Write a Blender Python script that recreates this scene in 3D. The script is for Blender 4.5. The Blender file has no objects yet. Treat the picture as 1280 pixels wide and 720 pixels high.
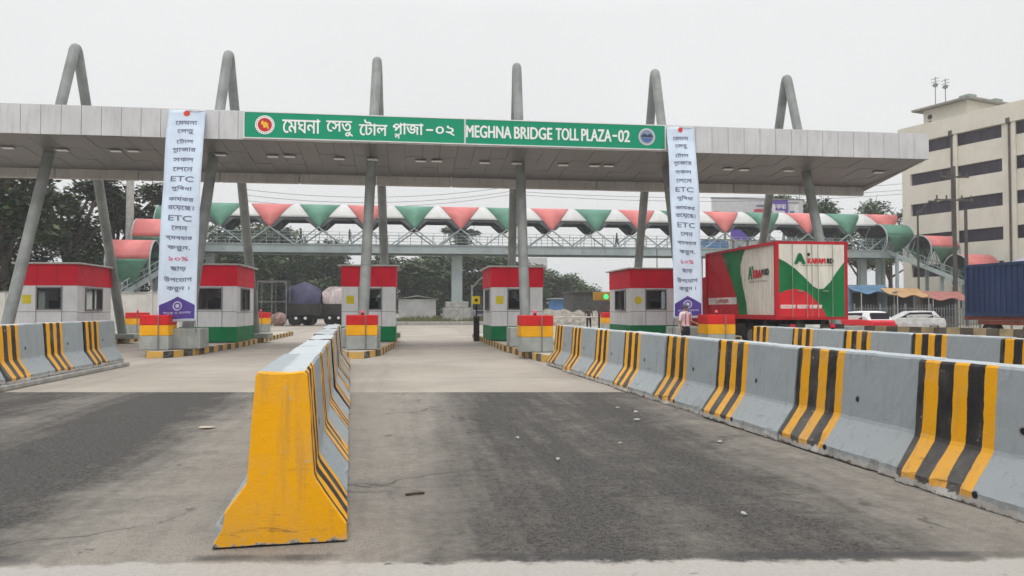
import bpy, bmesh, math, random
from mathutils import Vector, Matrix, noise as mnoise
from mathutils.geometry import delaunay_2d_cdt
R = math.radians
random.seed(7)
sc = bpy.context.scene
COL = sc.collection

# ------------------------------------------------------------------ camera
YAW, PITCH, EYE, FPX = R(7.8), R(1.55), 1.5, 960.0
cam_d = bpy.data.cameras.new("camera"); cam_d.sensor_width = 36; cam_d.lens = 36 * FPX / 1280
cam_d.clip_start = 0.05; cam_d.clip_end = 4000
cam = bpy.data.objects.new("camera", cam_d); COL.objects.link(cam)
cam.location = (0, 0, EYE); cam.rotation_euler = (R(90) + PITCH, 0, -YAW)
sc.camera = cam

# ------------------------------------------------------------------ sky and sun (bright overcast)
SUN_EL, SUN_AZ = R(62), R(200)          # azimuth clockwise from +Y: behind the camera, slightly left
w = bpy.data.worlds.new("World"); sc.world = w; w.use_nodes = True
nt = w.node_tree; bg = nt.nodes['Background']
sky = nt.nodes.new('ShaderNodeTexSky'); sky.sky_type = 'NISHITA'; sky.sun_disc = False
sky.sun_elevation = SUN_EL; sky.sun_rotation = SUN_AZ; sky.dust_density = 5; sky.air_density = 1.5
hsv = nt.nodes.new('ShaderNodeHueSaturation'); hsv.inputs['Saturation'].default_value = 0.12
nt.links.new(sky.outputs[0], hsv.inputs['Color'])
tc = nt.nodes.new('ShaderNodeTexCoord'); sx = nt.nodes.new('ShaderNodeSeparateXYZ')
nt.links.new(tc.outputs['Generated'], sx.inputs[0])
ramp = nt.nodes.new('ShaderNodeValToRGB')                       # overcast dome: brighter towards the zenith
ramp.color_ramp.elements[0].position = 0.0; ramp.color_ramp.elements[0].color = (.86, .865, .87, 1)
ramp.color_ramp.elements[1].position = 1.0; ramp.color_ramp.elements[1].color = (2.35, 2.37, 2.42, 1)
e = ramp.color_ramp.elements.new(0.36); e.color = (.90, .905, .91, 1)
nt.links.new(sx.outputs['Z'], ramp.inputs[0])
cl = nt.nodes.new('ShaderNodeTexNoise'); cl.inputs['Scale'].default_value = 2.2; cl.inputs['Detail'].default_value = 4
nt.links.new(tc.outputs['Generated'], cl.inputs['Vector'])
clm = nt.nodes.new('ShaderNodeMapRange'); clm.inputs['To Min'].default_value = 9.1; clm.inputs['To Max'].default_value = 10.7
nt.links.new(cl.outputs[0], clm.inputs[0])
vm = nt.nodes.new('ShaderNodeVectorMath'); vm.operation = 'SCALE'
nt.links.new(ramp.outputs[0], vm.inputs[0]); nt.links.new(clm.outputs[0], vm.inputs['Scale'])
mx = nt.nodes.new('ShaderNodeMix'); mx.data_type = 'RGBA'; mx.inputs[0].default_value = 0.94
nt.links.new(hsv.outputs[0], mx.inputs[6]); nt.links.new(vm.outputs[0], mx.inputs[7])
nt.links.new(mx.outputs[2], bg.inputs[0]); bg.inputs[1].default_value = 0.1
sun_d = bpy.data.lights.new("sun", 'SUN'); sun_d.energy = 0.8; sun_d.angle = R(16); sun_d.color = (1, .965, .92)
sun = bpy.data.objects.new("sun", sun_d); COL.objects.link(sun)
sdir = Vector((math.sin(SUN_AZ) * math.cos(SUN_EL), math.cos(SUN_AZ) * math.cos(SUN_EL), math.sin(SUN_EL)))
sun.rotation_euler = sdir.to_track_quat('Z', 'Y').to_euler()
vs = sc.view_settings; vs.view_transform = 'Standard'; vs.look = 'None'; vs.exposure = 0.0; vs.gamma = 1; vs.use_curve_mapping = False
sc.render.engine = 'CYCLES'
sc.cycles.use_denoising = True; sc.cycles.max_bounces = 8; sc.cycles.transparent_max_bounces = 12
sc.cycles.use_adaptive_sampling = True; sc.cycles.adaptive_threshold = 0.02
sc.cycles.volume_bounces = 0; sc.cycles.volume_max_steps = 64

# ------------------------------------------------------------------ placing: a pixel of the 1280x720 photo as a point in the place
def ray(px, py):
    d = Vector(((px - 640) / FPX, 1.0, -(py - 360) / FPX))
    c, s = math.cos(PITCH), math.sin(PITCH); d = Vector((d.x, c * d.y - s * d.z, s * d.y + c * d.z))
    c, s = math.cos(YAW), math.sin(YAW); return Vector((c * d.x + s * d.y, -s * d.x + c * d.y, d.z))
def atY(px, py, Y): d = ray(px, py); return Vector((0, 0, EYE)) + d * (Y / d.y)
def ground(px, py, z=0.0): d = ray(px, py); return Vector((0, 0, EYE)) + d * ((z - EYE) / d.z)

# ------------------------------------------------------------------ materials
def newmat(name):
    m = bpy.data.materials.new(name); m.use_nodes = True
    return m, m.node_tree, m.node_tree.nodes['Principled BSDF']
def nd(t, typ, **kw):
    n = t.nodes.new(typ)
    for k, v in kw.items():
        if hasattr(n, k): setattr(n, k, v)
        else: n.inputs[k.replace('_', ' ')].default_value = v
    return n
def mixc(t, fac, a, b, blend='MIX'):
    n = t.nodes.new('ShaderNodeMix'); n.data_type = 'RGBA'; n.blend_type = blend
    for sock, v in ((n.inputs[0], fac), (n.inputs[6], a), (n.inputs[7], b)):
        if isinstance(v, (int, float)): sock.default_value = v
        elif isinstance(v, tuple): sock.default_value = v if len(v) == 4 else v + (1,)
        else: t.links.new(v, sock)
    return n.outputs[2]
def mth(t, op, a, b=None, clamp=False):
    n = t.nodes.new('ShaderNodeMath'); n.operation = op; n.use_clamp = clamp
    for i, v in enumerate((a, b)):
        if v is None: continue
        if isinstance(v, (int, float)): n.inputs[i].default_value = v
        else: t.links.new(v, n.inputs[i])
    return n.outputs[0]
def mrange(t, v, a, b, c=0.0, d=1.0, smooth=True):
    n = t.nodes.new('ShaderNodeMapRange'); n.interpolation_type = 'SMOOTHSTEP' if smooth else 'LINEAR'
    t.links.new(v, n.inputs[0])
    for i, x in enumerate((a, b, c, d)): n.inputs[i + 1].default_value = x
    return n.outputs[0]
def objco(t):
    """object coordinates shifted by a random amount for each object, so that repeats do not repeat their dirt"""
    c = t.nodes.new('ShaderNodeTexCoord'); i = t.nodes.new('ShaderNodeObjectInfo')
    s = t.nodes.new('ShaderNodeVectorMath'); s.operation = 'ADD'
    k = mth(t, 'MULTIPLY', i.outputs['Random'], 37.0)
    t.links.new(c.outputs['Object'], s.inputs[0]); t.links.new(k, s.inputs[1])
    return c.outputs['Object'], s.outputs[0]
def noise(t, co, scale, detail=4.0, rough=0.55, dist=0.0):
    n = nd(t, 'ShaderNodeTexNoise'); n.inputs['Scale'].default_value = scale; n.inputs['Detail'].default_value = detail
    n.inputs['Roughness'].default_value = rough; n.inputs['Distortion'].default_value = dist
    t.links.new(co, n.inputs['Vector']); return n.outputs[0]
def bump(t, p, h, dist, strength=1.0):
    b = t.nodes.new('ShaderNodeBump'); b.inputs['Distance'].default_value = dist; b.inputs['Strength'].default_value = strength
    t.links.new(h, b.inputs['Height']); t.links.new(b.outputs[0], p.inputs['Normal'])
MATS = {}
def M(name, col, rough=0.6, var=0.18, scale=3.0, dirt=0.0, dirtcol=(.2, .17, .13), metal=0.0, bmp=0.0, bscale=30.0, spec=.22):
    """painted, worn or rough surface: colour varied by noise, dirt streaks, fine bump"""
    if name in MATS: return MATS[name]
    m, t, p = newmat(name); raw, co = objco(t)
    a = tuple(c * (1 - var) for c in col); b = tuple(min(1, c * (1 + var)) for c in col)
    c = mixc(t, mrange(t, noise(t, co, scale, 5), .3, .7), a, b)
    if dirt:
        st = nd(t, 'ShaderNodeMapping'); st.inputs['Scale'].default_value = (6, 6, .9); t.links.new(co, st.inputs[0])
        d = mth(t, 'MULTIPLY', mrange(t, noise(t, st.outputs[0], 1.2, 6, .65), .45, .75), dirt)
        c = mixc(t, d, c, dirtcol)
    oi = t.nodes.new('ShaderNodeObjectInfo'); hv = t.nodes.new('ShaderNodeHueSaturation'); t.links.new(c, hv.inputs['Color'])
    t.links.new(mrange(t, oi.outputs['Random'], 0, 1, .93, 1.06, smooth=False), hv.inputs['Value']); t.links.new(hv.outputs[0], p.inputs['Base Color'])
    r = mrange(t, noise(t, co, scale * 4, 3), .3, .7, max(0, rough - .12), min(1, rough + .12)); t.links.new(r, p.inputs['Roughness'])
    p.inputs['Metallic'].default_value = metal; p.inputs['Specular IOR Level'].default_value = spec
    if bmp: bump(t, p, noise(t, co, bscale, 4), bmp)
    MATS[name] = m; return m
def glass_mat(name, tint=(.55, .6, .6), mixf=.3):
    m, t, p = newmat(name)
    tr = t.nodes.new('ShaderNodeBsdfTransparent'); tr.inputs[0].default_value = tint + (1,)
    p.inputs['Base Color'].default_value = (.03, .035, .04, 1); p.inputs['Roughness'].default_value = .06
    mi = t.nodes.new('ShaderNodeMixShader'); mi.inputs[0].default_value = mixf
    t.links.new(tr.outputs[0], mi.inputs[1]); t.links.new(p.outputs[0], mi.inputs[2])
    t.links.new(mi.outputs[0], t.nodes['Material Output'].inputs[0]); return m
def glow(name, col, s):
    m, t, p = newmat(name); p.inputs['Base Color'].default_value = col + (1,)
    p.inputs['Emission Color'].default_value = col + (1,); p.inputs['Emission Strength'].default_value = s; return m

def asphalt_mat():
    m, t, p = newmat('worn_asphalt'); g = t.nodes.new('ShaderNodeNewGeometry'); co = g.outputs['Position']
    s = t.nodes.new('ShaderNodeSeparateXYZ'); t.links.new(co, s.inputs[0]); X, Y = s.outputs[0], s.outputs[1]
    lean = mrange(t, X, -1.2, -.4, .05, -.065)
    sh = mth(t, 'ADD', X, mth(t, 'MULTIPLY', mth(t, 'SUBTRACT', Y, 5.0), lean))     # tracks lean with the lanes
    big = noise(t, co, .55, 5, .6); mid = noise(t, co, 2.6, 5, .65); fine = noise(t, co, 70, 3, .7); grit = noise(t, co, 190, 2, .6)
    xw = mth(t, 'ADD', sh, mth(t, 'MULTIPLY', mth(t, 'SUBTRACT', big, .5), 1.0))
    xw = mth(t, 'ADD', xw, mth(t, 'MULTIPLY', mth(t, 'SUBTRACT', mid, .5), .35))
    cr = t.nodes.new('ShaderNodeValToRGB'); el = cr.color_ramp.elements
    el[0].position = 0; el[0].color = (.35,) * 3 + (1,); el[1].position = 1; el[1].color = (.95,) * 3 + (1,)
    def stop(x, v): q = el.new((x + 10) / 20); q.color = (v, v, v, 1)
    for x, v in ((-7.6, .8), (-6.6, .4), (-5.6, .2), (-4.7, .5), (-3.9, .14), (-2.9, .10), (-2.35, .5), (-1.9, .84), (-.9, .95), (-.1, .74), (.3, .46), (.75, .26),
                 (1.4, .20), (1.9, .32), (2.5, .17), (3.0, .30), (3.45, .6), (4.2, .92), (7.5, .4)): stop(x, v)
    t.links.new(mth(t, 'DIVIDE', mth(t, 'ADD', xw, 10.0), 20.0), cr.inputs[0])
    dust = mth(t, 'ADD', cr.outputs[0], mth(t, 'MULTIPLY', mth(t, 'SUBTRACT', noise(t, co, 1.3, 6, .75), .5), .6), clamp=True)
    dust = mth(t, 'ADD', dust, mth(t, 'MULTIPLY', mth(t, 'SUBTRACT', noise(t, co, 9, 5, .8), .5), .7), clamp=True)
    st = nd(t, 'ShaderNodeMapping'); st.inputs['Scale'].default_value = (3.5, .22, 1); t.links.new(co, st.inputs[0])
    dust = mth(t, 'ADD', dust, mth(t, 'MULTIPLY', mth(t, 'SUBTRACT', noise(t, st.outputs[0], 1.6, 5, .6), .52), .55), clamp=True)
    gr2 = noise(t, co, 26, 4, .75)
    base = mixc(t, mrange(t, gr2, .38, .62), (.010, .010, .010), (.068, .064, .058))
    base = mixc(t, mth(t, 'MULTIPLY', mrange(t, fine, .54, .62), .6), base, (.17, .16, .143))
    base = mixc(t, mth(t, 'MULTIPLY', mrange(t, grit, .56, .66), .7), base, (.27, .255, .23))
    dcol = mixc(t, mid, (.255, .228, .193), (.365, .332, .285))
    dcol = mixc(t, mth(t, 'MULTIPLY', mrange(t, gr2, .48, .66), .5), dcol, (.16, .148, .135))
    dcol = mixc(t, mth(t, 'MULTIPLY', mrange(t, fine, .5, .62), .5), dcol, (.11, .105, .098))
    c = mixc(t, mth(t, 'MULTIPLY', mrange(t, dust, .2, .9, smooth=False), .94), base, dcol)
    # pale concrete strip crossing the road right in front, with a tar seam at its edge
    sk = mth(t, 'ADD', Y, mth(t, 'MULTIPLY', X, .12))
    ed = mth(t, 'ADD', sk, mth(t, 'MULTIPLY', mth(t, 'SUBTRACT', noise(t, co, 3.0, 6, .7), .5), .35))
    c = mixc(t, mrange(t, ed, 4.66, 4.58), c, mixc(t, mrange(t, gr2, .2, .8), mixc(t, mid, (.31, .29, .26), (.40, .375, .34)), (.43, .41, .375)))
    seam = mth(t, 'MULTIPLY', mrange(t, mth(t, 'ABSOLUTE', mth(t, 'SUBTRACT', sk, 4.73)), .09, .02), mrange(t, noise(t, co, 1.1, 4), .42, .58))
    c = mixc(t, mth(t, 'MULTIPLY', seam, .75), c, (.05, .05, .052))
    vo = nd(t, 'ShaderNodeTexVoronoi'); vo.feature = 'DISTANCE_TO_EDGE'; vo.inputs['Scale'].default_value = .42
    wp = t.nodes.new('ShaderNodeVectorMath'); wp.operation = 'ADD'; nz = nd(t, 'ShaderNodeTexNoise'); nz.inputs['Scale'].default_value = 1.4; nz.inputs['Detail'].default_value = 6
    t.links.new(co, nz.inputs['Vector']); t.links.new(co, wp.inputs[0]); t.links.new(nz.outputs['Color'], wp.inputs[1]); t.links.new(wp.outputs[0], vo.inputs['Vector'])
    crack = mth(t, 'MULTIPLY', mrange(t, vo.outputs['Distance'], .014, .003), mrange(t, big, .46, .56))
    c = mixc(t, mth(t, 'MULTIPLY', crack, .55), c, (.03, .03, .03))
    # oil drips
    c = mixc(t, mth(t, 'MULTIPLY', mrange(t, noise(t, co, 3.4, 3), .68, .73), .7), c, (.03, .03, .03))
    t.links.new(c, p.inputs['Base Color']); p.inputs['Roughness'].default_value = .82
    bump(t, p, mth(t, 'ADD', fine, mth(t, 'ADD', gr2, mid)), .012, 1.0); p.inputs['Specular IOR Level'].default_value = .25; return m
def concrete_road_mat():
    m, t, p = newmat('dusty_concrete_paving'); g = t.nodes.new('ShaderNodeNewGeometry'); co = g.outputs['Position']
    s = t.nodes.new('ShaderNodeSeparateXYZ'); t.links.new(co, s.inputs[0]); X, Y = s.outputs[0], s.outputs[1]
    big = noise(t, co, .28, 6, .65); mid = noise(t, co, 1.7, 6, .7); fine = noise(t, co, 45, 3, .7)
    c = mixc(t, mrange(t, big, .3, .7), (.285, .248, .205), (.395, .35, .294))
    c = mixc(t, mth(t, 'MULTIPLY', mrange(t, mid, .5, .75), .35), c, (.225, .197, .165))
    c = mixc(t, mth(t, 'MULTIPLY', mrange(t, fine, .45, .7), .4), c, (.19, .178, .16))
    xl = mth(t, 'ABSOLUTE', mth(t, 'SUBTRACT', mth(t, 'PINGPONG', mth(t, 'ADD', X, 4.4), 2.95), .0))
    tr = mrange(t, mth(t, 'ABSOLUTE', mth(t, 'SUBTRACT', xl, 2.2)), .75, .1)                  # tyre-dark bands along each lane
    st = nd(t, 'ShaderNodeMapping'); st.inputs['Scale'].default_value = (2.2, .13, 1); t.links.new(co, st.inputs[0])
    tr = mth(t, 'MULTIPLY', tr, mrange(t, noise(t, st.outputs[0], 1.5, 5), .35, .75))
    c = mixc(t, mth(t, 'MULTIPLY', tr, .45), c, (.17, .158, .145))
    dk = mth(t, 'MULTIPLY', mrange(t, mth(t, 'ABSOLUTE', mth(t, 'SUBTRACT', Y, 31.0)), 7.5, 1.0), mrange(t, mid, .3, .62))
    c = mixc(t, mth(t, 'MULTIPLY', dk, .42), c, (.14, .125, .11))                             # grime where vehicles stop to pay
    jt = mth(t, 'PINGPONG', mth(t, 'ADD', mth(t, 'ADD', Y, mth(t, 'MULTIPLY', X, .137)), 1.0), 3.0)
    c = mixc(t, mth(t, 'MULTIPLY', mrange(t, jt, .035, .01), .6), c, (.13, .12, .11))
    t.links.new(c, p.inputs['Base Color']); p.inputs['Roughness'].default_value = .85
    bump(t, p, mth(t, 'ADD', fine, mid), .004, .7); return m
def soil_mat():
    m, t, p = newmat('dusty_soil'); g = t.nodes.new('ShaderNodeNewGeometry'); co = g.outputs['Position']
    c = mixc(t, mrange(t, noise(t, co, .06, 6, .65), .35, .65), (.30, .265, .215), (.17, .17, .10))
    c = mixc(t, mrange(t, noise(t, co, 1.3, 6, .7), .4, .7), c, (.34, .31, .265))
    t.links.new(c, p.inputs['Base Color']); p.inputs['Roughness'].default_value = .95; return m

def barrier_mat(name, ends_yellow=False):
    """grey paint, a band of black and yellow bars at one end, rough bare concrete along the foot"""
    m, t, p = newmat(name); raw, co = objco(t)
    s = t.nodes.new('ShaderNodeSeparateXYZ'); t.links.new(raw, s.inputs[0]); Y, Z = s.outputs[1], s.outputs[2]
    w1 = mth(t, 'SUBTRACT', noise(t, co, 5.0, 3), .5); w2 = mth(t, 'SUBTRACT', noise(t, co, 40, 3), .5)
    u = mth(t, 'SUBTRACT', .985, Y)                         # metres from the joint end
    u = mth(t, 'ADD', u, mth(t, 'ADD', mth(t, 'MULTIPLY', w1, .035), mth(t, 'MULTIPLY', w2, .006)))
    cr = t.nodes.new('ShaderNodeValToRGB'); cr.color_ramp.interpolation = 'CONSTANT'; el = cr.color_ramp.elements
    YEL, BLK, GRY = (.80, .375, .003, 1), (.022, .021, .022, 1), (.31, .348, .366, 1)
    el[0].position = 0; el[0].color = BLK; el[1].position = .85 / 2; el[1].color = GRY
    for x, c in ((.08, YEL), (.25, BLK), (.41, YEL), (.57, BLK), (.73, YEL)): q = el.new(x / 2); q.color = c
    t.links.new(mth(t, 'DIVIDE', u, 2.0), cr.inputs[0])
    n1 = noise(t, co, 2.2, 6, .65); n2 = noise(t, co, 16, 5, .7); n3 = noise(t, co, 90, 2, .6)
    c = cr.outputs[0]
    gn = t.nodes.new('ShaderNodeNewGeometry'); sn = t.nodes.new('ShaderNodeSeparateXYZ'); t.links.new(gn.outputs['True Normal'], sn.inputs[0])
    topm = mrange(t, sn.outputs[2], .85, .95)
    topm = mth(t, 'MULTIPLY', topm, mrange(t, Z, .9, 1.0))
    c = mixc(t, topm, c, (.44, .475, .49))                                                         # top without bars, in a paler grey than the sides
    if ends_yellow:
        c = mixc(t, mrange(t, s.outputs[0], -.02, .02), c, GRY)                                       # no bars on the far side of this one
        c = mixc(t, mrange(t, Y, .955, .965, smooth=False), c, YEL)
    c = mixc(t, mth(t, 'MULTIPLY', mrange(t, n1, .42, .72), .22), c, (.30, .285, .26))                # dust film
    foot = mrange(t, mth(t, 'ADD', Z, mth(t, 'MULTIPLY', mth(t, 'SUBTRACT', n1, .5), .25)), .46, .30)
    if not ends_yellow: c = mixc(t, mth(t, 'MULTIPLY', foot, .15), c, (.40, .385, .355))               # road dust on the sloping toe
    st = nd(t, 'ShaderNodeMapping'); st.inputs['Scale'].default_value = (9, 9, .8); t.links.new(co, st.inputs[0])
    c = mixc(t, mth(t, 'MULTIPLY', mrange(t, noise(t, st.outputs[0], 1.5, 5), .5, .75), .30), c, (.16, .14, .12))   # rain streaks
    chip = mth(t, 'MULTIPLY', mrange(t, n2, .63, .66), mrange(t, n1, .44, .58))
    c = mixc(t, mth(t, 'MULTIPLY', chip, .85), c, (.42, .40, .37))
    low = mth(t, 'ADD', Z, mth(t, 'MULTIPLY', mth(t, 'SUBTRACT', n2, .5), .16))
    low = mth(t, 'ADD', low, mth(t, 'MULTIPLY', mth(t, 'SUBTRACT', n1, .5), .12))
    c = mixc(t, mrange(t, low, *((.02, .008) if ends_yellow else (.07, .05))), c, mixc(t, n3, (.33, .31, .285), (.58, .56, .53)))
    c = mixc(t, mrange(t, low, .02, -.01), c, (.10, .092, .082))
    p.inputs['Specular IOR Level'].default_value = .2
    sc_ = nd(t, 'ShaderNodeMapping'); sc_.inputs['Scale'].default_value = (1, .5, 5); t.links.new(co, sc_.inputs[0])
    scf = mth(t, 'MULTIPLY', mrange(t, noise(t, sc_.outputs[0], 3.2, 6, .7), .6, .72), mrange(t, Z, .75, .25))
    c = mixc(t, mth(t, 'MULTIPLY', scf, .5), c, (.06, .055, .05))                                     # tyre scuffs low on the sides
    oi = t.nodes.new('ShaderNodeObjectInfo'); hv = t.nodes.new('ShaderNodeHueSaturation'); t.links.new(c, hv.inputs['Color'])
    t.links.new(mrange(t, oi.outputs['Random'], 0, 1, .86, 1.06, smooth=False), hv.inputs['Value']); c = hv.outputs[0]
    # lifting holes and foot notches: inner shade painted dark, rust tone round the holes
    t2 = t.nodes.new('ShaderNodeVectorMath'); t2.operation = 'DISTANCE'
    cb = t.nodes.new('ShaderNodeCombineXYZ'); t.links.new(Y, cb.inputs[1]); t.links.new(Z, cb.inputs[2]); t.links.new(cb.outputs[0], t2.inputs[0])
    t2.inputs[1].default_value = (0, -.12, .60)
    hole = mth(t, 'ADD', t2.outputs['Value'], mth(t, 'MULTIPLY', w2, .03))
    c = mixc(t, mth(t, 'MULTIPLY', mrange(t, hole, .05, .035), .35), c, (.12, .10, .08))
    c = mixc(t, mrange(t, hole, .03, .024), c, (.012, .012, .012))
    cb2 = t.nodes.new('ShaderNodeVectorMath'); cb2.operation = 'DISTANCE'; t.links.new(cb.outputs[0], cb2.inputs[0]); cb2.inputs[1].default_value = (0, .10, .085)
    c = mixc(t, mrange(t, mth(t, 'ADD', cb2.outputs['Value'], mth(t, 'MULTIPLY', w1, .06)), .036, .02), c, (.015, .014, .013))
    t.links.new(c, p.inputs['Base Color'])
    t.links.new(mrange(t, n2, .3, .7, .5, .75), p.inputs['Roughness'])
    bump(t, p, mth(t, 'ADD', n2, mth(t, 'MULTIPLY', n3, .6)), .006, .8); return m
def kerb_mat():
    m, t, p = newmat('painted_kerb'); a = t.nodes.new('ShaderNodeAttribute'); a.attribute_name = 'run'
    g = t.nodes.new('ShaderNodeNewGeometry'); co = g.outputs['Position']
    n = noise(t, co, 6, 5, .65)
    v = mth(t, 'FRACT', mth(t, 'ADD', mth(t, 'DIVIDE', a.outputs['Fac'], 1.0), mth(t, 'MULTIPLY', n, .06)))
    c = mixc(t, mrange(t, v, .495, .505), (.62, .36, .06), (.035, .033, .03))
    c = mixc(t, mth(t, 'MULTIPLY', mrange(t, n, .4, .7), .6), c, (.30, .275, .24))
    t.links.new(c, p.inputs['Base Color']); p.inputs['Roughness'].default_value = .85; return m
def leaf_mat(name, a, b):
    m, t, p = newmat(name); g = t.nodes.new('ShaderNodeNewGeometry'); co = g.outputs['Position']
    c = mixc(t, mrange(t, noise(t, co, .8, 4, .6), .3, .7), a, b)
    c2 = mixc(t, mth(t, 'MULTIPLY', g.outputs['Random Per Island'], .5), c, tuple(x * 1.5 for x in b))
    t.links.new(c2, p.inputs['Base Color']); p.inputs['Roughness'].default_value = .55
    p.inputs['Specular IOR Level'].default_value = .3; return m
def soffit_mat():
    m, t, p = newmat('brushed_soffit_panel'); raw, co = objco(t)
    n1 = noise(t, co, .5, 4); n2 = noise(t, co, 4, 5, .7)
    c = mixc(t, n1, (.158, .156, .157), (.225, .223, .222)); c = mixc(t, mth(t, 'MULTIPLY', mrange(t, n2, .5, .75), .35), c, (.12, .11, .105))
    t.links.new(c, p.inputs['Base Color']); p.inputs['Roughness'].default_value = .45; p.inputs['Metallic'].default_value = .25; return m

CONC = M('bare_concrete', (.34, .335, .315), .8, .2, 2.5, .35, (.2, .185, .165), bmp=.004)
PAVE = M('island_paving', (.40, .375, .335), .85, .18, 1.5, .3, (.22, .2, .17), bmp=.004)
STEEL = M('grey_green_steel_paint', (.225, .24, .23), .45, .2, 1.3, .5, (.15, .145, .13))
FASCIA = M('silver_fascia_panel', (.59, .59, .60), .42, .06, .9, .4, (.36, .34, .32), metal=.15)
LIP = M('light_edge_beam', (.46, .44, .42), .5, .12, 1.2, .5, (.22, .2, .18))
DARK = M('dark_recess', (.03, .03, .032), .7)
BLACK = M('black_rubber', (.02, .02, .021), .75, .3)
SIGNG = M('sign_green', (.004, .285, .155), .4, .05, 1.0, .06)
WHITE = M('white_paint', (.74, .74, .73), .5, .05, 2.0, .12, (.45, .43, .4))
LETW = M('white_lettering', (.85, .86, .85), .45, .02)
BANR = M('banner_cloth', (.56, .65, .76), .6, .05, 2.0, .1, (.5, .52, .56))
INK = M('banner_ink', (.13, .14, .22), .6, .1)
PINK = M('banner_pink_ink', (.62, .10, .19), .6, .05)
PURP = M('banner_purple', (.075, .045, .23), .6, .1)
RED = M('booth_red', (.62, .006, .03), .55, .09, 1.5, .16, (.33, .05, .05))
GREEN = M('booth_green', (.002, .17, .06), .55, .1, 1.5, .15, (.12, .13, .1))
PANEL = M('booth_white_panel', (.70, .70, .71), .4, .06, 1.4, .38, (.4, .385, .36))
BYEL = M('block_yellow', (.78, .37, .006), .6, .1, 2.5, .15, (.3, .24, .14), bmp=.003)
BRED = M('block_red', (.58, .018, .02), .6, .1, 2.5, .12, (.25, .12, .1), bmp=.003)
BGRY = M('block_grey', (.325, .345, .325), .7, .15, 2.5, .35, (.19, .18, .16), bmp=.003)
STICK = M('yellow_sticker', (.68, .56, .02), .5, .1)
GLASS = glass_mat('booth_glass', (.85, .88, .88), .12); DGLASS = glass_mat('dark_glass', (.75, .78, .8), .18)
FRAME = M('window_frame_metal', (.22, .225, .23), .4, .1, metal=.4)
LAMPW = glow('lamp_white_lens', (.70, .70, .68), .12)
BARK = M('bark', (.085, .07, .055), .9, .35, 4.0, bmp=.02, bscale=8)
CREAM = M('cream_render', (.62, .585, .505), .85, .06, .5, .22, (.30, .27, .21), bmp=.004)
WIN_D = M('dark_ribbon_window', (.032, .025, .042), .4, .4, .6)
BRGST = M('bridge_blue_grey_steel', (.33, .385, .39), .5, .12, .6, .3, (.2, .2, .19))
BRGDK = M('bridge_dark_steel_and_shade', (.075, .085, .09), .55, .2)  # steel of the roof frame; also painted shade on the vault and hood liners
HRED = M('faded_red_sheet', (.60, .18, .17), .5, .12, .9, .15, (.6, .3, .28))
HGRN = M('faded_green_sheet', (.10, .245, .175), .5, .16, .9, .2, (.2, .32, .26))
HWHT = M('pale_sheet', (.54, .545, .53), .5, .06, .9, .3, (.42, .41, .38))
TRED = M('truck_red', (.46, .014, .026), .45, .12, 1.2, .35, (.25, .04, .04))
TRED2 = M('truck_bright_red', (.56, .02, .03), .45, .06, 1.2, .1)
TGRN = M('truck_green', (.006, .15, .045), .45, .25, 1.2, .2, (.02, .09, .06))
TCRM = M('truck_cream', (.66, .63, .56), .5, .06, 1.2, .45, (.36, .31, .25))
CHASS = M('chassis_black', (.03, .028, .027), .7, .3, 3, .4, (.12, .1, .08))
BLUEC = M('container_blue', (.026, .05, .135), .5, .15, .8, .2, (.1, .1, .12))
RUST = M('rust_red_frame', (.24, .07, .05), .7, .2)
TAIL = M('tail_lamp_red', (.65, .02, .06), .25, .1)
SKIN = M('skin', (.24, .13, .085), .55, .1); HAIR = M('black_hair', (.012, .011, .011), .6)
BLUET = M('blue_tarpaulin', (.05, .125, .21), .55, .15, 1.5, .15)
ORANT = M('orange_tarpaulin', (.36, .215, .09), .55, .15, 1.5, .15)
TPURP = M('purple_tarpaulin', (.05, .05, .10), .6, .3, 1.2, .2)
MWALL = M('pale_plaster', (.56, .545, .51), .85, .1, .6, .35, (.33, .31, .27))
TIN = M('corrugated_tin', (.40, .41, .41), .45, .15, .8, .3, (.25, .2, .16), metal=.3)
DTIN = M('dark_tin', (.085, .085, .08), .6, .2)
GRASS = leaf_mat('verge_grass_green', (.07, .085, .03), (.13, .13, .055))
LEAF = [leaf_mat('leaf_deep', (.026, .056, .02), (.056, .10, .034)), leaf_mat('leaf_mid', (.042, .085, .026), (.078, .13, .04)),
        leaf_mat('leaf_olive', (.055, .08, .028), (.10, .125, .045))]
LEAFD = [leaf_mat('leaf_dark', (.016, .032, .014), (.038, .064, .026)), leaf_mat('leaf_dark_mid', (.03, .052, .02), (.06, .094, .032)),
         leaf_mat('leaf_dark_olive', (.04, .06, .02), (.08, .105, .036))]

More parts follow.
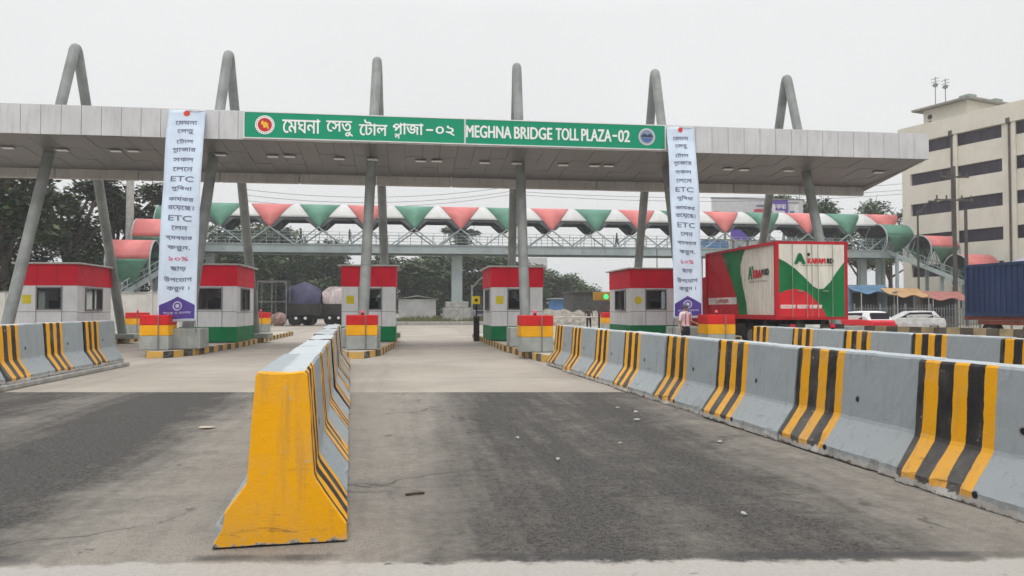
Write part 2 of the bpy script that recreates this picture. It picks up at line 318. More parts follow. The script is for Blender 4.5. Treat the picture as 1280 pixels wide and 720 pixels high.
# ------------------------------------------------------------------ mesh builder and things
class MB:
    def __init__(self): self.v, self.f, self.m = [], [], []
    def add(self, vs_, fs, mi=0):
        n = len(self.v); self.v += [tuple(x) for x in vs_]; self.f += [tuple(i + n for i in f) for f in fs]; self.m += [mi] * len(fs); return self
    def box(self, x0, x1, y0, y1, z0, z1, mi=0, rz=0, c=None):
        vs_ = [Vector((x, y, z)) for z in (z0, z1) for y in (y0, y1) for x in (x0, x1)]
        if rz:
            c = Vector(c or ((x0 + x1) / 2, (y0 + y1) / 2, 0)); rot = Matrix.Rotation(rz, 3, 'Z'); vs_ = [rot @ (v - c) + c for v in vs_]
        return self.add(vs_, [(0, 2, 3, 1), (4, 5, 7, 6), (0, 1, 5, 4), (2, 6, 7, 3), (0, 4, 6, 2), (1, 3, 7, 5)], mi)
    def bar(self, a, b, w, h=None, mi=0):
        """square bar from a to b"""
        a, b = Vector(a), Vector(b); d = (b - a).normalized(); h = h or w
        s = d.cross(Vector((0, 0, 1)));  s = s.normalized() if s.length > 1e-4 else Vector((1, 0, 0)); u = s.cross(d).normalized()
        vs_ = [p + s * (i * w / 2) + u * (j * h / 2) for p in (a, b) for j in (-1, 1) for i in (-1, 1)]
        return self.add(vs_, [(0, 2, 3, 1), (4, 5, 7, 6), (0, 1, 5, 4), (2, 6, 7, 3), (0, 4, 6, 2), (1, 3, 7, 5)], mi)
    def tube(self, pts, r, n=12, mi=0, cap=True):
        pts = [Vector(p) for p in pts]; rs = r if isinstance(r, (list, tuple)) else [r] * len(pts); rings = []; prev = None
        for i, p in enumerate(pts):
            d = (pts[min(i + 1, len(pts) - 1)] - pts[max(i - 1, 0)]).normalized()
            if prev is None: s = d.cross(Vector((.31, .95, .05)) if abs(d.z) > .7 else Vector((0, 0, 1))).normalized()
            else: s = (prev - d * prev.dot(d)).normalized()
            prev = s; u = d.cross(s)
            rings.append([p + (s * math.cos(k * math.tau / n) + u * math.sin(k * math.tau / n)) * rs[i] for k in range(n)])
        vs_ = [q for ring in rings for q in ring]; fs = []
        for i in range(len(pts) - 1):
            for k in range(n):
                k2 = (k + 1) % n; fs.append((i * n + k, i * n + k2, (i + 1) * n + k2, (i + 1) * n + k))
        if cap: fs.append(tuple(range(n))[::-1]); fs.append(tuple((len(pts) - 1) * n + k for k in range(n)))
        return self.add(vs_, fs, mi)
    def prism(self, poly, a, b, axis='z', mi=0):
        """2D polygon pushed from a to b along an axis"""
        def P(u, v, w_): return (u, v, w_) if axis == 'z' else ((w_, u, v) if axis == 'x' else (u, w_, v))
        n = len(poly); vs_ = [P(u, v, a) for u, v in poly] + [P(u, v, b) for u, v in poly]
        fs = [tuple(range(n))[::-1], tuple(range(n, 2 * n))] + [(i, (i + 1) % n, n + (i + 1) % n, n + i) for i in range(n)]
        return self.add(vs_, fs, mi)
    def ball(self, c, rx, ry, rz, n=10, mi=0):
        c = Vector(c); vs_ = [c + Vector((0, 0, -rz))]; rows = n // 2
        for i in range(1, rows):
            a = -math.pi / 2 + math.pi * i / rows
            vs_ += [c + Vector((rx * math.cos(a) * math.cos(k * math.tau / n), ry * math.cos(a) * math.sin(k * math.tau / n), rz * math.sin(a))) for k in range(n)]
        vs_.append(c + Vector((0, 0, rz))); L = len(vs_) - 1; fs = []
        for k in range(n):
            k2 = (k + 1) % n; fs.append((0, 1 + k2, 1 + k)); fs.append((L, L - n + k, L - n + k2))
            for i in range(rows - 2): fs.append((1 + i * n + k, 1 + i * n + k2, 1 + (i + 1) * n + k2, 1 + (i + 1) * n + k))
        return self.add(vs_, fs, mi)
    def sheet(self, grid, mi=0, thick=None):
        """grid[i][j] of points as a curved sheet, with a second face behind it when thick"""
        ni, nj = len(grid), len(grid[0]); vs_ = [p for row in grid for p in row]
        fs = [(i * nj + j, i * nj + j + 1, (i + 1) * nj + j + 1, (i + 1) * nj + j) for i in range(ni - 1) for j in range(nj - 1)]
        return self.add(vs_, fs, mi)
    def build(self, name, mats, parent=None, smooth=False, bevel=0, solid=0, loc=None):
        me = bpy.data.meshes.new(name); me.from_pydata(self.v, [], self.f); mats = mats if isinstance(mats, (list, tuple)) else [mats]
        for m in mats: me.materials.append(m)
        me.polygons.foreach_set('material_index', self.m)
        if smooth: me.polygons.foreach_set('use_smooth', [True] * len(me.polygons))
        me.update(); bm = bmesh.new(); bm.from_mesh(me); bmesh.ops.recalc_face_normals(bm, faces=bm.faces); bm.to_mesh(me); bm.free()
        o = bpy.data.objects.new(name, me); COL.objects.link(o); o.parent = parent
        if loc: o.location = loc
        if solid: s = o.modifiers.new('solid', 'SOLIDIFY'); s.thickness = solid; s.offset = 0
        if bevel: b = o.modifiers.new('bevel', 'BEVEL'); b.width = bevel; b.segments = 2; b.limit_method = 'ANGLE'
        return o
def tag(o, label=None, cat=None, group=None, kind=None):
    for k, v in (('label', label), ('category', cat), ('group', group), ('kind', kind)):
        if v: o[k] = v
    return o
def thing(name, label, cat, loc=(0, 0, 0), rz=0, group=None):
    o = bpy.data.objects.new(name, None); COL.objects.link(o); o.location = loc; o.rotation_euler = (0, 0, rz); o.empty_display_size = .2
    return tag(o, label, cat, group)
def copy_tree(o, parent=None):
    c = o.copy(); COL.objects.link(c); c.parent = parent
    for ch in [x for x in bpy.data.objects if x.parent == o]: copy_tree(ch, c)
    return c
def structure(o): o['kind'] = 'structure'; return o

# ------------------------------------------------------------------ lettering as real outlines
def outlines(text, size=1.0):
    cu = bpy.data.curves.new('text_outline', 'FONT'); cu.body = text; cu.size = size; cu.resolution_u = 3
    o = bpy.data.objects.new('text_outline', cu); COL.objects.link(o); dg = bpy.context.evaluated_depsgraph_get()
    c2 = o.to_curve(dg); loops = []
    for sp in c2.splines:
        if sp.type == 'BEZIER':
            b = sp.bezier_points; L = []
            for i in range(len(b)):
                p0, h0, h1, p1 = b[i].co, b[i].handle_right, b[(i + 1) % len(b)].handle_left, b[(i + 1) % len(b)].co
                straight = (h0 - p0).length < 1e-5 or abs((h0 - p0).cross(p1 - p0).z) < 1e-7 and abs((h1 - p1).cross(p1 - p0).z) < 1e-7
                for k in range(1 if straight else 4):
                    t_ = k / 4; L.append((p0 * (1 - t_) ** 3 + h0 * 3 * t_ * (1 - t_) ** 2 + h1 * 3 * t_ * t_ * (1 - t_) + p1 * t_ ** 3).xy)
        else: L = [p.co.xy for p in sp.points]
        if len(L) > 2: loops.append([Vector((x, y, 0)) for x, y in L])
    o.to_curve_clear(); bpy.data.objects.remove(o); bpy.data.curves.remove(cu)
    return loops
def area(L): return sum(L[i].x * L[(i + 1) % len(L)].y - L[(i + 1) % len(L)].x * L[i].y for i in range(len(L))) / 2
def inside(p, L):
    r = False
    for i in range(len(L)):
        a, b = L[i], L[i - 1]
        if (a.y > p.y) != (b.y > p.y) and p.x < (b.x - a.x) * (p.y - a.y) / (b.y - a.y) + a.x: r = not r
    return r
def letters(mb, text, width, height, place, mi=0, bold=0.0, extra=()):
    """fits the text into width x height (centred); place(u, v, lift) turns sheet coordinates into a point"""
    loops = []
    for L in outlines(text): loops.append(L)
    if not loops: return
    for (t2, du, dv, s, _) in extra:
        for L in outlines(t2): loops.append([Vector((p.x * s + du, p.y * s + dv, 0)) for p in L])
    x0 = min(p.x for L in loops for p in L); x1 = max(p.x for L in loops for p in L); y0 = min(p.y for L in loops for p in L); y1 = max(p.y for L in loops for p in L)
    kx, ky = width / (x1 - x0), height / (y1 - y0)
    key = (text, tuple(e_[:4] for e_ in extra))
    if key not in LETTER_CACHE:                                  # fill by winding number, so crossing outlines stay solid
        pts = []; edges = []
        for L in loops:
            n0 = len(pts); pts += [p.xy for p in L]; edges += [(n0 + i, n0 + (i + 1) % len(L)) for i in range(len(L))]
        vo, eo, fo, *_ = delaunay_2d_cdt(pts, edges, [], 0, 1e-5)
        segs = [(L[i - 1].x, L[i - 1].y, L[i].x, L[i].y) for L in loops for i in range(len(L))]; keep = []
        for f in fo:
            cx = sum(vo[i].x for i in f) / len(f); cy = sum(vo[i].y for i in f) / len(f); wn = 0
            for ax, ay, bx, by in segs:
                if (ay <= cy) != (by <= cy):
                    if (bx - ax) * (cy - ay) / (by - ay) + ax > cx: wn += 1 if by > ay else -1
            if wn: keep.append(tuple(f))
        LETTER_CACHE[key] = ([tuple(v) for v in vo], keep)
    vo, keep = LETTER_CACHE[key]
    for n, (du, dv) in enumerate([(0, 0)] if not bold else [(-bold, 0), (bold, 0), (0, -bold * .6), (0, bold * .6)]):
        mb.add([place((x - (x0 + x1) / 2) * kx + du, (y - (y0 + y1) / 2) * ky + dv, n * .0006) for x, y in vo], keep, mi)
LETTER_CACHE = {}
def disc(mb, place, u, v, r, mi, lift, n=24, r2=None):
    r2 = r2 or r
    mb.add([place(u + r * math.cos(k * math.tau / n), v + r2 * math.sin(k * math.tau / n), lift) for k in range(n)], [tuple(range(n))], mi)

# ================================================================== THE SETTING: ground, roads
def sheet_obj(name, pts, z, mat, cuts=0):
    mb = MB(); mb.add([(x, y, z) for x, y in pts], [tuple(range(len(pts)))]); return structure(mb.build(name, mat))
sheet_obj('ground', [(-1500, -300), (1500, -300), (1500, 2500), (-1500, 2500)], -.012, soil_mat())
sheet_obj('concrete_road', [(-27, 14 + .137 * 27), (34, 14 - .137 * 34), (34, 92), (-27, 92)], -.004, concrete_road_mat())
sheet_obj('asphalt_road', [(-27, -12), (34, -12), (34, 14 - .137 * 34), (-27, 14 + .137 * 27)], 0.0, asphalt_mat())
sheet_obj('far_road', [(-160, 92), (160, 92), (160, 104), (-160, 104)], -.006, concrete_road_mat())

# ------------------------------------------------------------------ the air: pale haze round the whole scene
HAZE_D = .0009
mb = MB(); mb.box(-1600, 1600, -320, 2600, -1.0, 30)
hm, ht, hp_ = newmat('haze_air'); ht.nodes.remove(hp_); pv = ht.nodes.new('ShaderNodeVolumePrincipled')
pv.inputs['Color'].default_value = (.97, .975, .98, 1); pv.inputs['Density'].default_value = HAZE_D; pv.inputs['Anisotropy'].default_value = .2
ht.links.new(pv.outputs[0], ht.nodes['Material Output'].inputs['Volume'])
hz = mb.build('haze', hm); hz['kind'] = 'stuff'; hz['label'] = 'thin pale haze filling the air over the plaza'

# ------------------------------------------------------------------ toll islands with painted kerbs
def island(name, label, xc, y0, y1, hw, nose=None, skew=.0):
    """a paved island: pointed nose towards the camera, kerb painted in black and yellow"""
    H_ = .2
    pts = [(-hw * .22, y0), (hw * .22, y0), (hw * .66, y0 + 1.5), (hw, y0 + 7), (hw, y1 - 2.0), (hw * .5, y1), (-hw * .5, y1), (-hw, y1 - 2.0), (-hw, y0 + 7), (-hw * .66, y0 + 1.5)]
    t = thing(name, label, 'traffic island', (xc, 0, 0), 0, 'toll islands between the lanes')
    pts = [(x + skew * (y - 31), y) for x, y in pts]
    ins = [(x * .86 if abs(x) > .2 else x, y + (.14 if y < y0 + .5 else (-.14 if y > y1 - .5 else 0))) for x, y in pts]
    mb = MB(); mb.prism(ins, 0, H_ - .015); mb.build('paving', PAVE, t)
    k = MB(); n = len(pts); run = []; acc = 0
    for i in range(n):
        (ax, ay), (bx, by) = pts[i], pts[(i + 1) % n]; (cx, cy), (dx, dy) = ins[i], ins[(i + 1) % n]; L = math.hypot(bx - ax, by - ay)
        k.add([(ax, ay, 0), (bx, by, 0), (bx, by, H_), (ax, ay, H_), (cx, cy, H_), (dx, dy, H_)], [(0, 1, 2, 3), (3, 2, 5, 4)])
        run += [acc, acc + L, acc + L, acc, acc, acc + L]; acc += L
    me = bpy.data.meshes.new('kerb'); me.from_pydata(k.v, [], k.f); me.materials.append(KERB); me.attributes.new('run', 'FLOAT', 'POINT').data.foreach_set('value', run); me.update()
    o = bpy.data.objects.new('kerb', me); COL.objects.link(o); o.parent = t; return t
KERB = kerb_mat()
ISL = {'a': -13.4, 'b': -7.55, 'c': -1.5, 'd': 4.45, 'e': 10.5, 'f': 16.4}
island('toll_island', 'long kerbed island under the leftmost booth, behind the left barrier row', ISL['a'], 24, 47, 1.15)
island('toll_island', 'kerbed island carrying the booth behind the left hanging banner', ISL['b'], 24.6, 47, 1.15)
island('toll_island', 'kerbed island at the far end of the centre barrier row', ISL['c'], 23.6, 42, 1.05)
island('toll_island', 'kerbed island under the booth right of the open middle lane', ISL['d'], 20.2, 42, 1.05)
island('toll_island', 'kerbed island in front of the right hanging banner, left of the container truck', ISL['e'], 24, 46, 1.1)
island('toll_island', 'kerbed island on the right side of the container truck', ISL['f'], 24, 46, 1.1)

# ------------------------------------------------------------------ jersey barriers
BM, BMY = barrier_mat('barrier_paint'), barrier_mat('barrier_paint_yellow_end', True)
def barrier_mesh(seed, mat, hgt=1.07):
    rnd = random.Random(seed); L = .985; half = [(.425, 0), (.425, .105), (.41, .125), (.225, .385), (.212, .42), (.165, hgt - .02), (.148, hgt)]
    prof = half + [(-x, z) for x, z in half[::-1]]
    fine = []
    for i in range(len(prof)):                               # finer outline so that edges can be knocked about
        a, b = prof[i], prof[(i + 1) % len(prof)]; n = max(1, int(math.hypot(b[0] - a[0], b[1] - a[1]) / .09))
        fine += [(a[0] + (b[0] - a[0]) * k / n, a[1] + (b[1] - a[1]) * k / n) for k in range(n)]
    ys = [-L, -L + .015] + [-L + .03 + (2 * L - .06) * k / 34 for k in range(35)] + [L - .015, L]
    off = Vector((seed * 13.7, seed * 5.1, 0)); n = len(fine); vs_ = []
    for j, y in enumerate(ys):
        for x, z in fine:
            p = Vector((x, y, z)); k = .006
            if j in (0, len(ys) - 1): p.x *= .985; p.z = p.z if z < .01 else p.z - .008
            d = mnoise.noise_vector(p * 4 + off) * k + mnoise.noise_vector(p * 17 + off) * .004
            if z < .13: d += mnoise.noise_vector(p * 9 + off) * .018 * (1 - z / .13)
            c = mnoise.noise(p * 6 + off * 2)                # knocked-off lumps on the foot and the end edges
            if z < .14 and c > .28: d += Vector((-.06 * (1 if x > 0 else -1) * (c - .28) * 2, 0, 0))
            if abs(y) > L - .05 and c > .25: d += Vector((0, -math.copysign(.05, y) * (c - .25), -.01))
            if j in (0, len(ys) - 1): d.y = 0
            if z < .004: d.z = abs(d.z) * .5
            vs_.append(p + d)
    mb = MB(); m_ = len(ys)
    mb.add(vs_, [(j * n + i, j * n + (i + 1) % n, (j + 1) * n + (i + 1) % n, (j + 1) * n + i) for j in range(m_ - 1) for i in range(n)]
           + [tuple(range(n))[::-1], tuple((m_ - 1) * n + i for i in range(n))])
    return mb.build('jersey_barrier', mat)
protos = [barrier_mesh(s, BM) for s in (1, 2, 3)]; yel = barrier_mesh(4, BMY)
used_proto = set(); brnd = random.Random(3)
def put_barrier(i, x, y, rz, z, sz, label, group, jit=1.0):
    o = protos[i % 3]
    if i % 3 in used_proto: o = o.copy(); COL.objects.link(o)
    used_proto.add(i % 3)
    o.location = (x + brnd.uniform(-.032, .032) * jit, y, z + brnd.uniform(0, .012)); o.rotation_euler = (brnd.uniform(-.006, .006), brnd.uniform(-.008, .008), rz + brnd.uniform(-.013, .013) * jit); o.scale = (.975, 1, sz)
    return tag(o, label, 'barrier', group)
ORD = ['first', 'second', 'third', 'fourth', 'fifth', 'sixth', 'seventh', 'eighth', 'ninth', 'tenth']
# centre row: starts with the solid yellow end, runs away to the left
yel.location = (-.855, 6.03, .012); yel.rotation_euler = (0, 0, R(180 + 4.0)); yel.scale = (.965, 1, 1.02)
tag(yel, 'concrete barrier with a solid yellow end, nearest of the centre row', 'barrier', 'barriers of the centre row')
for k in range(1, 8):
    put_barrier(k, -.855 - .071 * 2.0 * k, 6.03 + 2.0 * k, R(180 + 4.1), 0, 1.0, f'{ORD[k]} barrier of the centre row, counted from the solid yellow end', 'barriers of the centre row', .35)
# right row along the wide lane: joints every two metres
for k in range(10):
    y = 1.25 + 2.0 * k; x = 4.78 - .040 * (y - 3)
    lab = (f'{ORD[9 - k]} striped barrier of the right front row, counted from its far end') if k > 2 else \
          ('striped barrier of the right front row, cut by the right photo edge' if k == 2 else f'{ORD[k]} barrier of the right front row, beside the camera')
    put_barrier(k + 1, x, y, R(3.1), 0, .985, lab, 'barriers of the right front row')
# row behind it
for k in range(6):
    y = 7.6 + 2.0 * k; x = 9.15 - .03 * (y - 9)
    put_barrier(k, x, y, R(1.8), 0, .985, f'{ORD[5 - k]} striped barrier of the right rear row, from its end by the container truck', 'barriers of the right rear row')
# left row
for k in range(5):
    y = 12.35 + 2.0 * k
    put_barrier(k + 2, -7.72, y, R(180 + .6), .1, 1.02, f'{ORD[4 - k]} striped barrier of the left row, counted from its far end', 'barriers of the left row')
mb = MB(); mb.box(-8.3, -7.22, 11.3, 21.45, 0, .1); tag(mb.build('barrier_footing', CONC, bevel=.02), 'low bare concrete footing strip under the left barrier row', 'footing')

# ------------------------------------------------------------------ toll canopy
YF, YB = 27.1, 31.35; XL, XR = -16.4, 20.0; ZF0, ZF1, ZB = 7.30, 8.27, 6.86
def soffit_z(y): return ZF0 + (ZB - ZF0) * (y - YF) / (YB - YF)
can = thing('toll_canopy', 'long silver toll plaza canopy spanning all lanes on inclined steel pipes', 'canopy', (0, 0, 0))
mb = MB(); npan = 58; wp = (XR - XL) / npan
for i in range(npan): mb.box(XL + i * wp + .006, XL + (i + 1) * wp - .006, YF, YF + .06, ZF0 - .02 + .004 * math.sin(i * 7.1), ZF1)
mb.build('fascia', FASCIA, can, bevel=.006)
mb = MB(); mb.box(XL + .02, XR - .02, YF + .055, YF + .12, ZF0 + .05, ZF1 - .05); mb.build('fascia_backing', DARK, can)
mb = MB(); ns = 58; wsf = (XR - XL - .1) / ns
for i in range(ns):
    a, b = XL + .05 + i * wsf + .006, XL + .05 + (i + 1) * wsf - .006
    for j in range(3):
        y0 = YF + .13 + (YB - YF - .14) * j / 3 + .008; y1 = YF + .13 + (YB - YF - .14) * (j + 1) / 3 - .008
        dz = .006 * math.sin(i * 3.7 + j * 2)
        mb.add([(a, y0, soffit_z(y0) + dz), (b, y0, soffit_z(y0) + dz), (b, y1, soffit_z(y1) + dz), (a, y1, soffit_z(y1) + dz),
                (a, y0, soffit_z(y0) + .05), (b, y0, soffit_z(y0) + .05), (b, y1, soffit_z(y1) + .05), (a, y1, soffit_z(y1) + .05)],
               [(0, 1, 2, 3), (4, 7, 6, 5), (0, 4, 5, 1), (1, 5, 6, 2), (2, 6, 7, 3), (3, 7, 4, 0)])
mb.build('soffit', soffit_mat(), can)
mb = MB(); mb.prism([(YF + .125, soffit_z(YF) + .06), (YB, ZB + .07), (YB + .26, 7.0), (YB + .26, ZF1 - .03), (YF + .125, ZF1 - .03)], XL + .03, XR - .03, 'x')
mb.build('roof', M('roof_sheet', (.35, .35, .35), .5), can)
mb = MB()
for i in range(12):
    a = XL + (XR - XL) * i / 12; b = XL + (XR - XL) * (i + 1) / 12
    mb.box(a + .006, b - .006, YB + .002, YB + .24, ZB - .37, ZB + .05)
mb.build('rear_edge_beam', LIP, can, bevel=.05)
for i, x in enumerate((XL, XR)):
    mb = MB(); s = .012 if i == 0 else -.012
    mb.prism([(YF + .07, ZF0), (YB + .2, ZB - .2), (YB + .2, ZF1 - .1), (YF + .07, ZF1 - .01)], x + s - .01, x + s + .018, 'x'); mb.build('end_panel', FASCIA, can)
# recessed lamps in the soffit
for px, py in ((10, 184), (78, 187), (145, 188), (167, 188), (276, 193), (341, 195), (362, 195), (424, 198), (466, 199), (526, 201), (546, 201), (606, 203), (646, 204),
               (704, 206), (743, 207), (761, 207), (910, 211), (930, 212), (986, 213), (1098, 215)):
    y = 28.35
    for _ in range(4): p = atY(px, py, y); y = y + (soffit_z(y) - p.z) * 1.5
    y = max(27.6, min(30.5, y)); p = atY(px, py, y)
    lm = MB(); z = soffit_z(p.y)
    lm.box(p.x - .21, p.x + .21, p.y - .13, p.y + .13, z - .05, z - .012); o = lm.build('downlight', M('lamp_rim', (.42, .42, .41), .4), can, bevel=.01)
    l2 = MB(); l2.box(p.x - .18, p.x + .18, p.y - .10, p.y + .10, z - .058, z - .045); l2.build('lens', LAMPW, o)

# inclined pipe frames, each an inverted V along the road
YA = 31.0; colnames = ['leftmost inclined pipe frame, its feet by the leftmost booth', 'inclined pipe frame just right of the left hanging banner', 'inclined pipe frame at the island past the centre barrier row',
    'inclined pipe frame in front of the booth right of the middle lane', 'inclined pipe frame partly behind the right hanging banner', 'rightmost inclined pipe frame, rising above the container truck']
for i, ax in enumerate((-.404, -.2235, -.039, .1434, .333, .523)):
    X = ax * YA; t = thing('pipe_column', 'grey green ' + colnames[i], 'column', (X, YA, 0), 0, 'inverted V pipe columns of the canopy')
    zt = 11.68; rr = .185; fb, rb = Vector((-.31, -4.43, .2)), Vector((.31, 4.43, .2)); r_ = .30
    df = (Vector((0, 0, zt)) - fb).normalized(); dr = (Vector((0, 0, zt)) - rb).normalized()
    top = []
    for k in range(7):                                         # rounded bend over the top
        a = k / 6; p = Vector((0, 0, zt)); A_, B_ = p - df * .55, p - dr * .55
        top.append(A_ * (1 - a) ** 2 + p * 2 * a * (1 - a) + B_ * a * a)
    m1 = MB(); m1.tube([fb, fb + df * 4, fb + df * 8] + top[:4], rr, 20, cap=False); m1.build('front_leg', STEEL, t, smooth=True)
    m2 = MB(); m2.tube(top[3:] + [rb + dr * 8, rb + dr * 4, rb], rr, 20, cap=False); m2.build('rear_leg', STEEL, t, smooth=True)
    m3 = MB()
    m3.tube([fb + df * 3.0, fb + df * 3.03], rr + .012, 20); m3.tube([fb + df * 7.2, fb + df * 7.23], rr + .012, 20); m3.build('weld_collar', STEEL, t)
    for b in (fb, rb):
        pb = MB(); pb.box(b.x - .62, b.x + .62, b.y - .55, b.y + .55, .2, .86 if b is fb else .42); pb.build('plinth', BGRY, t, bevel=.03)

# ------------------------------------------------------------------ sign board on the fascia
sx0, sx1, sxm, sz0, sz1 = -5.52, 9.38, 2.02, 7.345, 8.235
sb = thing('name_sign', 'long green name board in two languages on the canopy fascia', 'sign', ((sx0 + sx1) / 2, YF - .06, sz0))
CX, CZ = (sx0 + sx1) / 2, sz0; hh = (sz1 - sz0)
def signplace(cx, cz):
    return lambda u, v, l: (cx - CX + u, -.025 - l, cz - CZ + v)
halves = {}
for nm, a, b in (('bangla', sx0, sxm - .012), ('english', sxm + .012, sx1)):
    mb = MB(); mb.box(a - CX, b - CX, -.02, .05, 0, hh); halves[nm] = mb.build('sign_panel', SIGNG, sb)
    tag(halves[nm], 'green panel with white %s lettering' % ('Bangla' if nm == 'bangla' else 'English'))
    fr = MB()
    for z in (-.015, hh - .01): fr.box(a - CX - .012, b - CX + .012, -.032, .05, z - .012, z + .022)
    for x in (a, b): fr.box(x - CX - .018, x - CX + .018, -.034, .05, 0.008, hh - .02)
    fr.build('frame', WHITE, halves[nm])
cz = (sz0 + sz1) / 2
def xs(px): return atY(px, 160, YF - .09).x
mb = MB()
for txt, a, b, hz, ex in (("েমঘনা", 353, 400, .50, ()), ("েসতু", 408, 441, .53, ()), ("েটাল", 449, 484, .55, ()), ("পাজা", 491, 529, .56, (("ল", .17, -.27, .46, 0),)), ("-", 533, 541, .05, ()), ("০২", 545, 568, .36, ())):
    letters(mb, txt, xs(b) - xs(a), hz, signplace((xs(a) + xs(b)) / 2, cz + {"েসতু": -.05, "পাজা": -.06, "েটাল": .02}.get(txt, 0)), 0, bold=.010, extra=ex)
mb.build('lettering', LETW, halves['bangla'])
mb = MB()
for txt, a, b, hz in (("MEGHNA", 583, 639, .43), ("BRIDGE", 643, 690, .43), ("TOLL", 695, 723, .43), ("PLAZA", 727, 764, .43), ("-", 766, 771, .055), ("02", 773, 787, .43)):
    letters(mb, txt, xs(b) - xs(a), hz, signplace((xs(a) + xs(b)) / 2, cz), 0, bold=.015)
mb.build('lettering', LETW, halves['english'])
mb = MB(); pl = signplace(xs(331), cz); disc(mb, pl, 0, 0, .325, 0, .004, 36); disc(mb, pl, 0, 0, .235, 1, .008, 36)
for k in range(24): a = k * math.tau / 24; disc(mb, pl, .28 * math.cos(a), .28 * math.sin(a), .018, 3, .009, 8)
mb.add([pl(u, v, .012) for u, v in ((-.13, .10), (-.07, .15), (-.02, .09), (.04, .11), (.09, .05), (.13, .04), (.10, -.02), (.14, -.09), (.10, -.17), (.07, -.07), (.0, -.11), (-.06, -.09), (-.05, -.02), (-.12, .02))], [tuple(range(14))], 2)
mb.build('emblem', [LETW, M('emblem_red', (.55, .03, .03), .4, .02), M('emblem_yellow', (.8, .5, .05), .4, .02), M('emblem_dark', (.35, .1, .08), .4, .02)], halves['bangla'])
mb = MB(); pl = signplace(xs(808.5), cz); disc(mb, pl, 0, 0, .315, 0, .004, 36); disc(mb, pl, 0, 0, .25, 1, .008, 36)
mb.add([pl(u, v, .012) for u, v in ((-.23, .02), (-.1, .12), (.02, .06), (.12, .13), (.23, .03), (.2, -.02), (-.2, -.02))], [tuple(range(7))], 2)
mb.add([pl(u, v, .014) for u, v in ((-.2, -.05), (.2, -.05), (.14, -.16), (0, -.21), (-.14, -.16))], [tuple(range(5))], 3)
mb.build('emblem', [M('emblem_silver', (.55, .55, .57), .4, .05), M('emblem_sky', (.22, .28, .42), .4, .05), M('emblem_hill', (.05, .06, .09), .4, .05), M('emblem_water', (.08, .16, .36), .4, .05)], halves['english'])

# ------------------------------------------------------------------ two hanging banners
LINES = [("েমঘনা", .62, .1), ("েসতু", .48, .12), ("েটাল", .5, .12), ("পাজার", .68, .14), ("সকল", .6, .09), ("েলেন", .58, .1), ("ETC", .66, .13), ("সুিবধা", .6, .14), ("কাযকর", .72, .13), ("রেয়েছ।", .74, .12), ("ETC", .66, .13),
         ("েলন", .46, .1), ("ব্যবহার", .74, .11), ("করুন,", .62, .12), ("১০%", .52, .1), ("ছাড়", .42, .12), ("উপেভাগ", .78, .13), ("করুন ।", .64, .12)]
def banner(label, top, bot, wt, wb, ztop, zbot):
    t = thing('hanging_banner', label, 'banner', (0, 0, 0), 0, 'tall white banners hung from the canopy')
    def surf(u, v, lift=0):                                     # u -1..1 across, v 0..1 down; the cloth bellies a little
        y = top[1] + (bot[1] - top[1]) * v - .22 * math.sin(math.pi * v) * (1 if v > .09 else .6) + .035 * math.sin(u * 2.3 + v * 9) + .02 * math.sin(u * 5 - v * 17)
        wd = wt + (wb - wt) * v
        return (top[0] + (bot[0] - top[0]) * (v + .10 * math.sin(math.pi * v)) + u * wd / 2, y - lift, ztop + (zbot - ztop) * v + .015 * math.sin(u * 3 + v * 6))
    mb = MB(); mb.sheet([[surf(-1 + 2 * j / 10, i / 70) for j in range(11)] for i in range(71)]); mb.build('cloth', BANR, t, smooth=True, solid=.006)
    H_ = ztop - zbot
    mi, mp = MB(), MB()
    for k, (tx, wd, ht) in enumerate(LINES):
        v0 = .062 + k * .0465
        letters(mp if k == 14 else mi, tx, wd * wt * .92, ht * 1.25 * H_ / 6.4, lambda u, q, l: surf(u * 2 / wt, v0 - q / H_, .012 + l * .3), 0, bold=.004,
                extra=((('ল', .17, -.27, .46, 0),) if tx == 'পাজার' else ((('/', 1.55, .78, .3, 0),) if tx == 'কাযকর' else ())))
    mi.build('lettering', INK, t); mp.build('pink_lettering', PINK, t)
    m3 = MB(); disc(m3, lambda u, v, l: surf(u * 2 / wt, .016 - v / H_, l + .012), 0, 0, .1, 0, 0, 18); m3.build('red_emblem', M('banner_red', (.6, .06, .04), .5), t)
    m4 = MB(); pent = [(-.92, .985), (.92, .985), (.92, .925), (0, .885), (-.92, .925)]
    grid = []
    for i in range(9):
        row = []
        for j in range(13):
            u = -.92 + 1.84 * j / 12; tp = .885 + .042 * abs(u) / .92; v = tp + (.988 - tp) * i / 8; row.append(surf(u, v, .010))
        grid.append(row)
    m4.sheet(grid, 0)
    pp = lambda u, v, l: surf(u * 2 / wt, .928 - v / H_, .016 + l)
    for k in range(20):
        a, b = k * math.tau / 20, (k + 1) * math.tau / 20
        m4.add([pp(.15 * math.cos(a), .15 * math.sin(a), 0), pp(.15 * math.cos(b), .15 * math.sin(b), 0), pp(.115 * math.cos(b), .115 * math.sin(b), 0), pp(.115 * math.cos(a), .115 * math.sin(a), 0)], [(0, 1, 2, 3)], 1)
    m4.add([pp(u, v, 0) for u, v in ((-.07, .03), (0, .07), (.07, .03), (.05, -.06), (-.05, -.06))], [(0, 1, 2, 3, 4)], 1)
    letters(m4, "সড়ক ও জনপথ", wt * .72, .10, lambda u, q, l: surf(u * 2 / wt, .962 - q / H_, .016 + l * .3), 1)
    m4.build('logo_panel', [PURP, M('banner_pale_ink', (.5, .5, .66), .6)], t, smooth=False)
    rp = MB(); rp.tube([surf(-1.0, 0), surf(1.0, 0)], .02, 8); rp.build('top_rod', WHITE, t)
    rp = MB()
    for u in (-.95, .95): a = surf(u, .999); rp.tube([a, (a[0], a[1] + .25, .5)], .008, 6)
    rp.build('tie_cord', BLACK, t)
